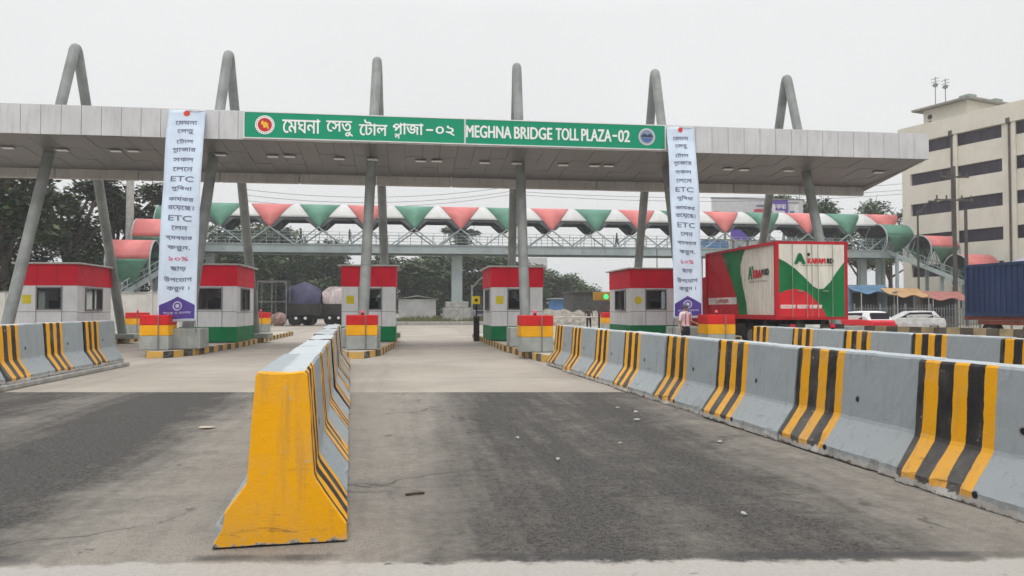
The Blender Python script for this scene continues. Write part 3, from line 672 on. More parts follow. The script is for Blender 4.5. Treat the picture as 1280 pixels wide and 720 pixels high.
a, b = atY(234, 138, YF - .09), atY(221, 402, 25.9)
banner('tall white banner hanging on the left half of the canopy, left of the green sign', (a.x, YF - .1), (b.x, 25.9), 1.19, 1.19, a.z, b.z)
a, b = atY(850, 159, YF - .09), atY(860, 398, 26.0)
banner('tall white banner hanging at the right end of the green sign', (a.x, YF - .1), (b.x, 26.0), 1.06, 1.06, a.z, b.z)

# ------------------------------------------------------------------ toll booths
def booth(label, x, y, sticker_shape='square'):
    t = thing('toll_booth', label, 'toll booth', (x, y, .2), 0, 'red white and green toll booths')
    W, D, H_ = 1.05, 3.35, 3.0; z1, z2, z3 = .60, 2.18, 2.98           # green, panels, red
    wx0, wx1, wz0, wz1 = -.38, .50, 1.28, 2.10                          # front window
    mb = MB(); mb.box(-W - .015, W + .015, -.015, D + .015, .02, z1); mb.build('green_base', GREEN, t, bevel=.01)
    mb = MB(); th = .07
    def wall_front(y0, y1):
        mb.box(-W, wx0, y0, y1, z1, z2); mb.box(wx1, W, y0, y1, z1, z2); mb.box(wx0, wx1, y0, y1, z1, wz0); mb.box(wx0, wx1, y0, y1, wz1, z2)
    wall_front(0, th); wall_front(D - th, D)
    for s in (-1, 1):
        a, b = (s * W, s * (W - th)) if s < 0 else (W - th, W)
        mb.box(a, b, th, .75, z1, z2); mb.box(a, b, 2.35, D - th, z1, z2); mb.box(a, b, .75, 2.35, z1, 1.25); mb.box(a, b, .75, 2.35, 2.1, z2)
    mb.box(-W + th, W - th, th, D - th, z1 - .02, z1 + .02)
    mb.build('wall', PANEL, t)
    mb = MB()                                                          # panel joints as raised cover strips
    for xx in (-.39, .51): mb.box(xx - .012, xx + .012, -.006, .004, z1, wz0); mb.box(xx - .012, xx + .012, -.006, .004, wz1, z2)
    mb.box(-W, W, -.006, .004, wz0 - .1, wz0 - .08)
    for s in (-1, 1): mb.box(s * W - .004, s * W + .004, .03, D - .03, 1.15, 1.17); mb.box(s * W - .004, s * W + .004, 1.5, 1.52, z1, 1.24)
    mb.build('joint_strip', FRAME, t)
    mb = MB(); mb.box(-W - .03, W + .03, -.03, D + .03, z2, z3); mb.build('red_band', RED, t, bevel=.012)
    mb = MB()
    for xx in (-.35, .35): mb.box(xx - .006, xx + .006, -.034, -.028, z2 + .01, z3 - .01)
    mb.build('band_seam', M('dark_red', (.25, .01, .02), .5), t)
    mb = MB(); mb.box(-W - .16, W + .16, -.16, D + .16, z3 + .003, z3 + .07); mb.build('roof', LIP, t, bevel=.015)
    fr = MB()
    for (a, b, c, d) in ((wx0 - .03, wx0 + .02, wz0 - .03, wz1 + .03), (wx1 - .02, wx1 + .03, wz0 - .03, wz1 + .03), (wx0 + .02, wx1 - .02, wz0 - .03, wz0 + .02), (wx0 + .02, wx1 - .02, wz1 - .02, wz1 + .03)):
        fr.box(a, b, -.02, .08, c, d)
    f = fr.build('window', FRAME, t); p = MB(); p.box(wx0 + .02, wx1 - .02, .03, .036, wz0 + .02, wz1 - .02); p.build('pane', DGLASS, f)
    for s in (-1, 1):
        fr = MB(); xo = s * W
        for (a, b, c, d) in ((.72, .77, 1.22, 2.13), (2.33, 2.38, 1.22, 2.13), (.77, 2.33, 1.22, 1.27), (.77, 2.33, 2.08, 2.13), (1.53, 1.57, 1.27, 2.08)):
            fr.box(xo - .045, xo + .045, a, b, c, d)
        f = fr.build('window', FRAME, t); p = MB(); p.box(xo - .003, xo + .003, .77, 2.33, 1.27, 2.08); p.build('pane', GLASS, f)
    st = MB(); sxx = -.72
    if sticker_shape == 'square': st.box(sxx - .15, sxx + .15, -.012, .0, 1.5, 1.82)
    else: st.add([(sxx + (.2 if k % 2 else .14) * math.cos(k * math.tau / 24), -.012, 1.66 + (.2 if k % 2 else .14) * math.sin(k * math.tau / 24)) for k in range(24)], [tuple(range(24))])
    st.build('notice', STICK, t)
    dk = MB(); dk.box(-.85, .85, .3, .75, z1 + .02, 1.2); dk.build('desk', M('desk_grey', (.2, .19, .18), .6), t)
    dk = MB(); dk.box(-.1, .36, .36, .42, 1.3, 1.62); dk.box(.1, .16, .38, .5, 1.2, 1.32); dk.box(-.02, .28, .32, .5, 1.2, 1.22); dk.build('monitor', BLACK, t)
    ch = MB(); ch.box(-.3, .2, 1.3, 1.75, 1.0, 1.1); ch.box(-.3, .2, 1.72, 1.8, 1.1, 1.75); ch.box(-.08, -.02, 1.5, 1.56, z1 + .02, 1.0); ch.build('chair', DARK, t)
    return t
booth('leftmost toll booth, seen above the left barrier row, with yellow notice', -13.4, 31.0)
booth('toll booth behind the left hanging banner, with red band and green base', -7.6, 31.0)
booth('toll booth with yellow notice at the island past the centre barrier row', -1.5, 31.0)
booth('toll booth with red band right of the open middle lane', 4.46, 31.0)
t = booth('toll booth with round yellow notice left of the right hanging banner', 10.46, 31.6, 'round')
mb = MB()
for x, y, h in ((-.55, .6, .7), (-.2, 1.4, .95), (.35, .7, .85)): mb.tube([(x, y, 3.05), (x, y, 3.05 + h)], .022, 6)
mb.build('roof_mast', FRAME, t)

# ------------------------------------------------------------------ painted crash blocks at the island noses and tails
def crash_block(label, x, y, z, w_=.96, h=1.1, d=.9, lamp=True, facing=1):
    t = thing('crash_block', label, 'concrete block', (x, y, z), 0, 'red yellow and grey crash blocks')
    a = w_ / 2
    m1 = MB(); m1.box(-a, a, -d / 2, d / 2, 0, h * .41); m1.build('grey_course', BGRY, t, bevel=.02)
    m1 = MB(); m1.box(-a - .004, a + .004, -d / 2 - .004, d / 2 + .004, h * .41 + .002, h * .71); m1.build('yellow_course', BYEL, t, bevel=.012)
    m1 = MB(); m1.box(-a - .008, a + .008, -d / 2 - .008, d / 2 + .008, h * .71 + .002, h); m1.build('red_course', BRED, t, bevel=.02)
    m1 = MB(); m1.tube([(.13, -d / 2 - .03, 0), (.13, -d / 2 - .03, h * .98)], .018, 8); m1.build('conduit', FRAME, t)
    if lamp:
        m1 = MB(); m1.tube([(0, 0, h), (0, 0, h + .05)], .05, 10, 0); m1.ball((0, 0, h + .09), .06, .06, .07, 10, 1); m1.build('warning_lamp', [BLACK, M('lamp_pink_red', (.75, .12, .16), .3, .05)], t, smooth=True)
p = atY(196, 420, 25.6); crash_block('red yellow and grey block below the left hanging banner', p.x - .07, 26.0, .2, .86)
p = ground(452, 437, .2); crash_block('red yellow and grey block at the far end of the centre barrier row', p.x, p.y + .4, .2)
p = ground(671.5, 440, .2); crash_block('red yellow and grey block at the far end of the right front barrier row', p.x, p.y + .4, .2)
crash_block('red yellow and grey block left of the container truck, beside the traffic worker', 10.45, 25.0, .2)
p = ground(331, 414, .2); crash_block('distant crash block at the tail of the island behind the left banner', p.x, 44.8, .2)
p = atY(172, 400, 44); crash_block('distant crash block seen past the right side of the leftmost booth', p.x, 44, .2)
p = atY(763, 400, 44); crash_block('distant crash block left of the booth with the round notice', p.x, 44, .2)

# ------------------------------------------------------------------ container truck with painted livery
def wheel(parent, x, y, r=.5, w_=.28):
    m1 = MB(); m1.tube([(x - w_ / 2, y, r), (x - w_ / 2 + .04, y, r), (x + w_ / 2 - .04, y, r), (x + w_ / 2, y, r)], [r - .05, r, r, r - .05], 24)
    o = m1.build('wheel', BLACK, parent)
    m1 = MB(); s = 1 if x > 0 else -1; m1.tube([(x + s * w_ / 2 - s * .02, y, r), (x + s * (w_ / 2 + .012), y, r)], [r * .58, r * .5], 18); m1.build('rim', M('rim_grey', (.16, .155, .15), .6, .3), o)
    return o
TX, TY = 13.55, 24.3
tk = thing('container_truck', 'red green and cream container truck seen from behind on the right lane', 'truck', (TX, TY, 0), 0)
HW, TL, Z0, Z1 = 1.24, 6.1, 1.13, 3.78
mb = MB()
mb.box(-HW + .03, HW - .03, .03, TL - .03, Z0 + .05, Z1 - .03, 0)                         # cream core
n = 30                                                                                   # vertical ribs of the side
for s in (-1, 1):
    for k in range(n):
        a = .16 + (TL - .3) * k / n
        mb.box(s * (HW - .03) - .018, s * (HW - .03) + .018, a, a + .1, Z0 + .14, Z1 - .12, 0)
o = mb.build('container', TCRM, tk)
mb = MB()                                                                                # red steel frame
for x in (-HW, HW):
    for y in (0, TL): mb.box(x - .06, x + .06, y - .0 if y == 0 else y - .12, y + .12 if y == 0 else y, Z0, Z1)
    mb.box(x - .055, x + .055, .12, TL - .12, Z1 - .1, Z1 + .0); mb.box(x - .055, x + .055, .12, TL - .12, Z0, Z0 + .16)
for y in (0.002, TL - .122): mb.box(-HW + .06, HW - .06, y, y + .12, Z1 - .1, Z1 - .003); mb.box(-HW + .06, HW - .06, y, y + .12, Z0 + .003, Z0 + .1)
mb.build('frame', TRED, tk)
# left side livery: red at the cab end, green band, cream with lettering at the rear; (distance from rear, height 0..1)
H_ = Z1 - Z0 - .26; zb = Z0 + .16
def sideP(u, v, l): return (-HW - .004 - l, .12 + u * (TL - .24), zb + v * H_)
mb = MB()
def poly(pl, pts, mi, lift): mb.add([pl(u, v, lift) for u, v in pts], [tuple(range(len(pts)))], mi)
gcurve = [(.40, 1.0), (.445, .9), (.47, .78), (.465, .62), (.43, .40), (.39, .18), (.375, 0)]
poly(sideP, gcurve + [(1, 0), (1, 1)], 0, .0)
poly(sideP, [(1, 0), (.50, 0), (.50, .12), (.535, .3), (.61, .55), (.71, .86), (.75, 1), (1, 1)], 1, .004)
poly(sideP, [(.525, .16), (.985, .16), (.985, .27), (.525, .27)], 2, .008)
def side_text(u, v, l): return (-HW - .014 - l, .12 + .235 * (TL - .24) - u, zb + .63 * H_ + v)
letters(mb, "A'", .36, .46, lambda u, v, l: side_text(u - .5, v, l), 0, bold=.03)
letters(mb, "KRA", .62, .27, lambda u, v, l: side_text(u + .03, v - .06, l), 1, bold=.03)
letters(mb, "M RD", .5, .2, lambda u, v, l: side_text(u + .64, v - .02, l), 3, bold=.025)
letters(mb, "logistics and transport", 1.45, .1, lambda u, v, l: side_text(u + .1, v - .33, l), 3)
letters(mb, "CARRIER", 1.3, .13, lambda u, v, l: (-HW - .016 - l, .12 + .755 * (TL - .24) - u, zb + .215 * H_ + v), 1, bold=.01)
mb.build('side_livery', [TGRN, TRED, M('panel_offwhite', (.62, .58, .55), .5), M('lettering_dark', (.03, .035, .03), .5)], tk)
# rear doors livery
def rearP(u, v, l): return (-HW + .06 + u * (2 * HW - .12), -.004 - l, Z0 + .1 + v * (Z1 - Z0 - .2))
mb = MB()
mb.add([rearP(u, v, -.012) for u, v in ((0, 0), (1, 0), (1, 1), (0, 1))], [(0, 1, 2, 3)], 2)
poly(rearP, [(0, .80), (.10, .755), (.25, .66), (.40, .53), (.52, .42), (.60, .38), (.68, .39), (.78, .48), (.88, .62), (1, .76), (1, 0), (0, 0)], 0, .0)
poly(rearP, [(0, .32), (.10, .36), (.22, .385), (.34, .37), (.45, .32), (.56, .22), (.66, .10), (.72, 0), (0, 0)], 1, .004)
for a, b in ((.02, .24), (.27, .43), (.46, .57), (.60, .64)): poly(rearP, [(a, .115), (b, .115), (b + .01, .165), (a, .165)], 3, .008)
for a in (.02, .27): letters(mb, "EXPRESS" if a < .1 else "CARGO", .3, .045, (lambda a: lambda u, v, l: (-HW + .06 + (a + .09) * (2 * HW - .12) + u, -.016 - l, Z0 + .1 + .14 * (Z1 - Z0 - .2) + v))(a), 1)
def rear_text(u, v, l): return (u, -.016 - l, Z0 + .1 + .80 * (Z1 - Z0 - .2) + v)
letters(mb, "A", .34, .34, lambda u, v, l: rear_text(u - .43, v, l), 0, bold=.04)
letters(mb, "'", .07, .09, lambda u, v, l: rear_text(u - .12, v + .14, l), 4, bold=.02)
letters(mb, "KARAM", .62, .17, lambda u, v, l: rear_text(u + .17, v - .07, l), 1, bold=.016)
letters(mb, "RD", .22, .16, lambda u, v, l: rear_text(u + .66, v - .07, l), 4, bold=.016)
letters(mb, "transport agency limited", 1.2, .06, lambda u, v, l: rear_text(u + .18, v - .23, l), 4)
mb.build('rear_door', [TGRN, TRED2, TCRM, M('panel_pink_white', (.68, .55, .54), .5), M('lettering_dark', (.03, .035, .03), .5)], tk)
mb = MB()
for x in (-.72, -.2, .2, .72): mb.tube([(x, -.05, Z0 + .08), (x, -.05, Z1 - .1)], .011, 8)
mb.box(-.006, .006, -.03, -.012, Z0 + .1, Z1 - .1)
for x in (-.55, .36): mb.box(x, x + .2, -.07, -.03, Z0 + .95, Z0 + .99)
mb.build('locking_bar', M('bar_tint', (.22, .26, .2), .6), tk)
mb = MB()
for x in (-.45, .45): mb.box(x - .07, x + .07, .1, TL + 1.0, .80, Z0 - .01)
mb.box(-1.15, 1.15, .0, .14, .84, .98); mb.box(-1.15, 1.15, .08, .2, .42, .56)
for x in (-.8, .8): mb.box(x - .04, x + .04, .09, .19, .52, .9)
mb.box(-1.2, 1.2, 1.0, 1.1, .9, 1.12); mb.box(-1.2, 1.2, 4.0, 4.1, .9, 1.12); mb.box(-1.16, -.6, 2.6, 3.6, .5, .95)
mb.build('chassis', CHASS, tk)
for y in (1.0, 2.2):
    for x in (-1.03, -.70, .70, 1.03): wheel(tk, x, y)
wheel(tk, -1.03, TL + 1.0); wheel(tk, 1.03, TL + 1.0)
for x in (-.72, .72):
    m1 = MB(); m1.box(x - .09, x + .09, -.035, .0, .86, .97); m1.build('tail_light', TAIL, tk, bevel=.02)
m1 = MB(); m1.box(-.26, .26, -.02, .0, .86, .97); m1.build('number_plate', M('plate_white', (.6, .6, .58), .5), tk)
for x in (-.98, .98): m1 = MB(); m1.box(x - .28, x + .28, .02, .04, .2, .62); m1.build('mud_flap', CHASS, tk)
for x in (-.5, .5): m1 = MB(); m1.box(x - .14, x + .14, -.03, .0, .70, .85); m1.build('reflector_panel', M('panel_buff', (.45, .40, .3), .6), tk)
mb = MB(); mb.prism([(TL + .12, .75), (TL + 2.1, .75), (TL + 2.1, 1.7), (TL + 1.9, 2.75), (TL + .12, 2.85)], -1.2, 1.2, 'x'); cab = mb.build('cab', TRED, tk, bevel=.06)
for s in (-1, 1): m1 = MB(); m1.prism([(TL + .8, 1.65), (TL + 1.95, 1.65), (TL + 1.8, 2.5), (TL + .8, 2.5)], s * 1.2 - .006, s * 1.2 + .006, 'x'); m1.build('side_window', WIN_D, cab)

# ------------------------------------------------------------------ blue container on a trailer, right edge
bc = thing('container_trailer', 'dark blue container on a rusty trailer at the right photo edge', 'trailer', (25.05, 18.0, 0), 0)
mb = MB(); mb.box(-1.2, 1.2, 0, 12.1, 1.2, 3.36)
for k in range(40):
    a = .12 + 11.8 * k / 40
    mb.box(-1.225, -1.198, a, a + .17, 1.34, 3.24)
mb.build('container', BLUEC, bc)
mb = MB()
for x in (-1.22, 1.22):
    mb.box(x - .03, x + .03, 0, 12.1, 3.25, 3.37); mb.box(x - .03, x + .03, 0, 12.1, 1.19, 1.33)
    for y in (.0, 11.98): mb.box(x - .034, x + .034, y, y + .13, 1.19, 3.37)
mb.build('corner_frame', M('container_blue_dark', (.03, .055, .13), .5), bc)
mb = MB(); mb.box(-1.15, 1.15, -.3, 12.3, 1.03, 1.18); mb.box(-1.15, -1.0, .5, 11.5, .85, 1.02); mb.box(1.0, 1.15, .5, 11.5, .85, 1.02); mb.build('flatbed', RUST, bc)
for y in (1.2, 2.5, 3.8, 10.9):
    for x in (-.95, .95): wheel(bc, x, y, .48, .35)
mb = MB(); letters(mb, "40", .75, .4, lambda u, v, l: (-1.232 - l, 1.5 - u, 2.55 + v), 0, bold=.02); mb.build('lettering', LETW, bc)

# ------------------------------------------------------------------ footbridge
YBR = 75.0
br = thing('footbridge', 'steel footbridge with red white and green arched roof behind the toll canopy', 'footbridge', (0, YBR, 0))
bx0, bx1 = atY(246, 300, YBR).x, atY(1110, 300, YBR).x; DZ0, DZ1, HWB = 6.75, 7.55, 1.75
mb = MB()
for y in (-HWB, HWB):
    mb.box(bx0, bx1, y - .12, y + .12, DZ0, DZ0 + .1); mb.box(bx0, bx1, y - .12, y + .12, DZ1 - .08, DZ1); mb.box(bx0, bx1, y - .04, y + .04, DZ0 + .1, DZ1 - .08)
    x = bx0 + .5
    while x < bx1: mb.box(x - .04, x + .04, y - .11, y + .11, DZ0 + .1, DZ1 - .08); x += 2.25
mb.box(bx0, bx1, -HWB + .13, HWB - .13, DZ1 - .2, DZ1 - .09); mb.build('deck_girder', BRGST, br)
pitch = 4.42; c0 = atY(576, 290, YBR - HWB).x; ks = [k for k in range(-12, 13) if bx0 + .6 < c0 + k * pitch < bx1 + .5]
RY, RZ, ZS = 1.8, 2.35, 9.1                                                           # elliptical vault
def arch(x, a): return (x, RY * math.sin(a) * -1, ZS + RZ * math.cos(a))               # a=0 crest, +90 front foot, -90 rear foot
def vault(col, wide, a0, a1, xc, nm, parent, back=False, steps=10, shrink=1.0):
    g = []
    for i in range(steps + 1):
        a = (a0 + (a1 - a0) * i / steps); hw = wide(max(0, math.cos(a))); a *= (-1 if back else 1)
        g.append([(x, y * shrink, ZS + (z - ZS) * shrink) for x, y, z in (arch(xc - hw, a), arch(xc, a), arch(xc + hw, a))])
    mb = MB(); mb.sheet(g); return mb.build(nm, col, parent, smooth=True, solid=.02)
triw = lambda c: .10 + 1.82 * c
for k in ks:
    xc = c0 + k * pitch; col = HRED if k % 2 == 0 else HGRN
    for back in (False, True):
        o = vault(col, triw, R(1), R(90), xc, 'roof_panel', br, back)
        vault(BRGDK, lambda c: triw(c) - .03, R(2), R(89), xc, 'panel_shade_liner', o, back, shrink=.965)  # added dark liner: shade inside the vault put into its colour
        if xc + pitch / 2 < bx1: vault(HWHT, lambda c: pitch / 2 - triw(c) - .04, R(1), R(66), xc + pitch / 2, 'clear_roof_panel', br, back)
for s in (1, -1):
    mb = MB(); md = MB()
    za = arch(0, R(68) * s)
    mb.bar((bx0, za[1] * .9, za[2]), (bx1, za[1] * .9, za[2]), .14, .34)
    for k in ks:
        xc = c0 + k * pitch
        A_ = arch(xc, R(90) * s)
        for dx in (-1, 1):
            g = []
            for i in range(6):                                                          # dark flashing along the lower triangle edges
                an = R(68 + 22 * i / 5); hw = triw(math.cos(an)); x0_, x1_ = xc + dx * (hw + .01), xc + dx * (hw + .62 * (1 - i / 5 * .55)); q0, q1 = arch(x0_, an * s), arch(x1_, an * s)
                g.append([(q0[0], q0[1] * .985, q0[2]), (q1[0], q1[1] * .985, q1[2])])
            mb.sheet(g)
            md.bar((xc, A_[1], A_[2]), (xc + dx * pitch / 2, -HWB * s, DZ1 - .05), .11)
        md.bar((xc, A_[1], A_[2] - .05), (xc, A_[1], A_[2] + .05), .25)
    mb.build('roof_frame', BRGDK, br); md.build('truss', BRGST, br)
mb = MB()
for y in (-HWB + .1, HWB - .1):
    for z in (DZ1 + .3, DZ1 + .6, DZ1 + .9, DZ1 + 1.15): mb.bar((bx0, y, z), (bx1, y, z), .035)
    x = bx0
    while x < bx1: mb.bar((x, y, DZ1 - .05), (x, y, DZ1 + 1.17), .05); x += 1.1
mb.build('railing', BRGST, br)
for px, ped in ((571, True), (1078, False), (1100, False), (262, False)):
    x = atY(px, 350, YBR).x; mb = MB(); zt = DZ0 - .01
    mb.box(x - .52, x + .52, -.3, .3, .4, zt) if ped else mb.box(x - .35, x + .35, -.3, .3, .1, zt)
    p_ = mb.build('pier', BRGST, br, bevel=.03)
    if ped: mb = MB(); mb.box(x - 1.35, x + 1.35, -.9, .9, -.01, 1.6); mb.box(x - 1.1, x + 1.1, -.75, .75, 1.603, 2.2); mb.build('pedestal', CONC, p_, bevel=.06)
def stair(parent, p0, end, hoods, rx, rz):
    """a flight going down from p0 to end, with separate vaulted hoods; hoods: (crest point, axis direction, length, upper colour, lower colour)"""
    st = MB(); rl = MB(); q0, end = Vector(p0), Vector(end); d = Vector((end.x - q0.x, end.y - q0.y, 0)); L = d.length; d.normalize(); s = Vector((-d.y, d.x, 0))
    for k in (-1, 1):
        st.bar(q0 + s * k * 1.3, end + s * k * 1.3, .12, .42)
        for h in (.5, 1.0): rl.bar(q0 + s * k * 1.3 + Vector((0, 0, h)), end + s * k * 1.3 + Vector((0, 0, h)), .06)
        for i in range(int(L / .6)): q = q0.lerp(end, i / (L / .6)) + s * k * 1.3; rl.bar(q, q + Vector((0, 0, 1.0)), .05)
    for i in range(int(L / .3)):
        q = q0.lerp(end, i / (L / .3)); st.box(q.x - .16, q.x + .16, q.y - 1.25, q.y + 1.25, q.z + .02, q.z + .07, rz=math.atan2(d.y, d.x))
    st.build('stair_flight', BRGST, parent); rl.build('stair_railing', BRGST, parent)
    for i, (crest, ax, ln, cu, cl_) in enumerate(hoods):
        ax = Vector((ax[0], ax[1], 0)).normalized(); sd = Vector((-ax.y, ax.x, 0)); c = Vector(crest) - Vector((0, 0, rz)); hl = ln / 2
        def hp(t_, a, k=1.0): return tuple(c + ax * (t_ * hl) + sd * (math.sin(a) * rx * k) + Vector((0, 0, math.cos(a) * rz * k)))
        g = [[hp(-1, R(-76 + 152 * j / 14)), hp(1, R(-76 + 152 * j / 14))] for j in range(15)]
        mb = MB(); mb.sheet(g); hd = mb.build('stair_hood', cu, parent, smooth=True, solid=.03)
        g = [[hp(-.97, R(-75 + 150 * j / 14), .97), hp(.97, R(-75 + 150 * j / 14), .97)] for j in range(15)]; mb = MB(); mb.sheet(g); mb.build('hood_shade_liner', BRGDK, hd, smooth=True)  # dark inner sheet added to paint the shade under the hood
        for sgn in (-1, 1):
            g = [[hp(-(1 - q / 9) * .98 - .02, sgn * R(74 + 72 * q / 9), .995), hp((1 - q / 9) * .98 + .02, sgn * R(74 + 72 * q / 9), .995)] for q in range(10)]
            mb = MB(); mb.sheet(g); mb.build('stair_side_panel', cl_, parent, smooth=True, solid=.03)
        for t_ in (-1, 1):
            rb = MB(); rb.tube([hp(t_, R(-165) + R(330) * j / 24, .99) for j in range(25)], .07, 6); rb.build('hoop', BRGST, parent)
        ms = MB()                                                                           # lattice of bars under the hood
        for k in range(7):
            t_ = -1 + 2 * k / 6
            for sgn in (-1, 1): ms.bar(hp(t_, sgn * R(78)), hp(t_, sgn * R(150)), .05)
        ms.build('hood_lattice', BRGST, parent)
        for k in (-1, 1):
            q = c + sd * k * rx * .6; m1 = MB(); m1.bar((q.x, q.y, 0), (q.x, q.y, c.z - rz * .8), .26); m1.build('stair_post', BRGST, parent)
def crestpt(px, py, Y): p = atY(px, py, Y); return (p.x, p.y, p.z)
stair(br, (bx1 - .6, YBR * 0 - .6, 7.5), (bx1 + 11, -10.5, .1), [(Vector(crestpt(px, py, Y)) - Vector((0, YBR, 0)), (1, .15), ln, cu, cl_) for px, py, Y, ln, cu, cl_ in
      ((1112, 281, 73.6, 3.4, HGRN, HGRN), (1167, 295, 71.5, 3.6, HRED, HGRN), (1214, 318, 69.0, 3.9, HRED, HGRN), (1262, 338, 66.8, 3.8, HGRN, HRED))], 1.55, 1.62)
stair(br, (bx0 - .1, -.6, 7.5), (bx0 - 6.5, -13.5, .1), [(Vector(crestpt(px, py, Y)) - Vector((0, YBR, 0)), (1, .02), ln, cu, cl_) for px, py, Y, ln, cu, cl_ in
      ((224, 258, 73.0, 3.4, HGRN, HRED), (199, 274, 70.5, 3.5, HRED, HGRN), (168, 300, 67.5, 3.4, HRED, HGRN))], 1.75, 2.2)

# ------------------------------------------------------------------ people
def person(label, loc, rz, h=1.65, shirt=(.3, .3, .32), trousers=(.03, .03, .04), arm=.35, stride=.12, cap=None, shape='person', bare_feet=False):
    nm = 'p%d' % len(bpy.data.objects); k = h / 1.68
    J = {'pelvis': (0, 0, .92), 'waist': (0, 0, 1.05), 'chest': (0, .01, 1.28), 'neck': (0, 0, 1.43), 'skull': (0, .0, 1.53), 'crown': (0, 0, 1.63)}
    rad = {'pelvis': (.15, .105), 'waist': (.135, .095), 'chest': (.16, .11), 'neck': (.055, .055), 'skull': (.078, .092), 'crown': (.05, .06)}
    E_ = [('pelvis', 'waist'), ('waist', 'chest'), ('chest', 'neck'), ('neck', 'skull'), ('skull', 'crown')]
    for s, q in ((-1, 'l'), (1, 'r')):
        st_ = stride * s
        J.update({'hip' + q: (.09 * s, 0, .86), 'knee' + q: (.105 * s, st_ * .6 - .02, .48), 'ank' + q: (.11 * s, st_, .09), 'toe' + q: (.13 * s, st_ - .17, .035),
                  'sh' + q: (.185 * s, 0, 1.37), 'el' + q: (.25 * s, .03 + arm * .1 * s, 1.10), 'wr' + q: (.24 * s, -.10 - arm * .4 * (s > 0), .88 + arm * .3 * (s > 0)), 'ha' + q: (.235 * s, -.15 - arm * .5 * (s > 0), .80 + arm * .36 * (s > 0))})
        rad.update({'hip' + q: (.098, .1), 'knee' + q: (.062, .066), 'ank' + q: (.042, .046), 'toe' + q: (.042, .035), 'sh' + q: (.066, .066), 'el' + q: (.043, .043), 'wr' + q: (.03, .03), 'ha' + q: (.036, .026)})
        E_ += [('pelvis', 'hip' + q), ('hip' + q, 'knee' + q), ('knee' + q, 'ank' + q), ('ank' + q, 'toe' + q), ('chest', 'sh' + q), ('sh' + q, 'el' + q), ('el' + q, 'wr' + q), ('wr' + q, 'ha' + q)]
    names = list(J); me = bpy.data.meshes.new('person'); me.from_pydata([Vector(J[q]) * k for q in names], [(names.index(a), names.index(b)) for a, b in E_], [])
    o = bpy.data.objects.new('person', me); COL.objects.link(o)
    sk = o.modifiers.new('skin', 'SKIN'); sk.use_smooth_shade = True
    for i, q in enumerate(names): me.skin_vertices[0].data[i].radius = [r_ * k for r_ in rad[q]]; me.skin_vertices[0].data[i].use_root = (q == 'pelvis')
    sub = o.modifiers.new('sub', 'SUBSURF'); sub.levels = sub.render_levels = 2
    dg = bpy.context.evaluated_depsgraph_get(); m2 = bpy.data.meshes.new_from_object(o.evaluated_get(dg)); o.modifiers.clear(); o.data = m2; bpy.data.meshes.remove(me)
    sh = M('shirt_%.2f_%.2f_%.2f' % shirt, shirt, .8, .12, 8); tr = M('trousers_%.2f_%.2f_%.2f' % trousers, trousers, .8, .15, 8)
    m2.materials.clear()
    for m_ in (SKIN, sh, tr, HAIR): m2.materials.append(m_)
    for p in m2.polygons:
        c = p.center / k
        if c.z > 1.56 or (c.z > 1.47 and c.y > .03): p.material_index = 3
        elif c.z > 1.44: p.material_index = 0
        elif abs(c.x) > .2 and c.z < 1.12: p.material_index = 0
        elif c.z > .93: p.material_index = 1
        elif c.z < .085: p.material_index = 3
        else: p.material_index = 2
        p.use_smooth = True
    o.location = loc; o.rotation_euler = (0, 0, rz)
    if cap:
        mb = MB(); mb.ball((0, 0, 1.59 * k), .098 * k, .108 * k, .085 * k, 12); mb.box(-.07 * k, .07 * k, -.17 * k, -.05 * k, 1.575 * k, 1.59 * k); mb.build('cap', M('cap_dark', cap, .8), o, smooth=True)
    return tag(o, label, 'person')
p = atY(857, 420, 24.4)
man = person('person in a pale pink shirt and dark cap standing behind the right barriers', (p.x, 24.4, 0), R(15), 1.66, (.62, .50, .52), (.018, .018, .03), .5, .06, (.10, .09, .11))
mb = MB()
for s in (-1, 1): mb.bar((s * .09, -.135, .98), (s * .09, -.14, 1.34), .045, .012); 
mb.build('vest_strap', M('strap_red', (.5, .06, .07), .7), man)
p = atY(736, 400, 52); person('person in dark clothes standing on the road left of the signal post', (p.x, 52, 0), R(160), 1.68, (.07, .055, .06), (.02, .02, .025), .2, .15)
for px, label, sh in ((437, 'dark silhouette of a person on the footbridge, left of the centre', (.04, .04, .05)), (771, 'person crossing the footbridge above the booth with round notice', (.05, .04, .05)),
                      (376, 'person on the footbridge left part, beneath a red roof triangle', (.09, .07, .07))):
    p = atY(px, 300, YBR - .4); person(label, (p.x, YBR - .4, DZ1 - .09), R(80), 1.7, sh, (.03, .03, .04), .3, .25)

# ------------------------------------------------------------------ lane signal, boom gate, barrier arm
def lane_signal(label, x, y):
    t = thing('lane_signal', label, 'traffic signal', (x, y, 0))
    mb = MB()
    for s in (-.5, .5): mb.tube([(s, 0, 0), (s, 0, 1.75)], .06, 8)
    mb.tube([(.25, 0, 0), (.25, 0, 3.3)], .05, 8); mb.build('post', CHASS, t)
    mb = MB(); mb.box(-.85, .85, -.12, .12, 2.0, 2.5); b_ = mb.build('signal_box', M('signal_box_yellow', (.33, .20, .03), .6), t, bevel=.03)
    mb = MB(); mb.prism([(-.9, 1.885), (-.5, 1.15), (.5, 1.15), (.9, 1.885)], -.1, .1, 'y'); mb.build('lower_panel', DTIN, t)
    mb = MB(); mb.ball((-.1, -.13, 2.22), .14, .05, .14, 16); mb.build('green_lamp', glow('signal_green_glow', (.02, .9, .18), 1.6), b_, smooth=True)
    return t
p = atY(759, 400, 45); lane_signal('lane signal with a lit green lamp on a yellow box', p.x, 45)
p = atY(612, 400, 35.5); t = thing('boom_gate', 'black and yellow boom gate cabinet left of the booth by the middle lane', 'boom gate', (3.2, 35.5, 0))
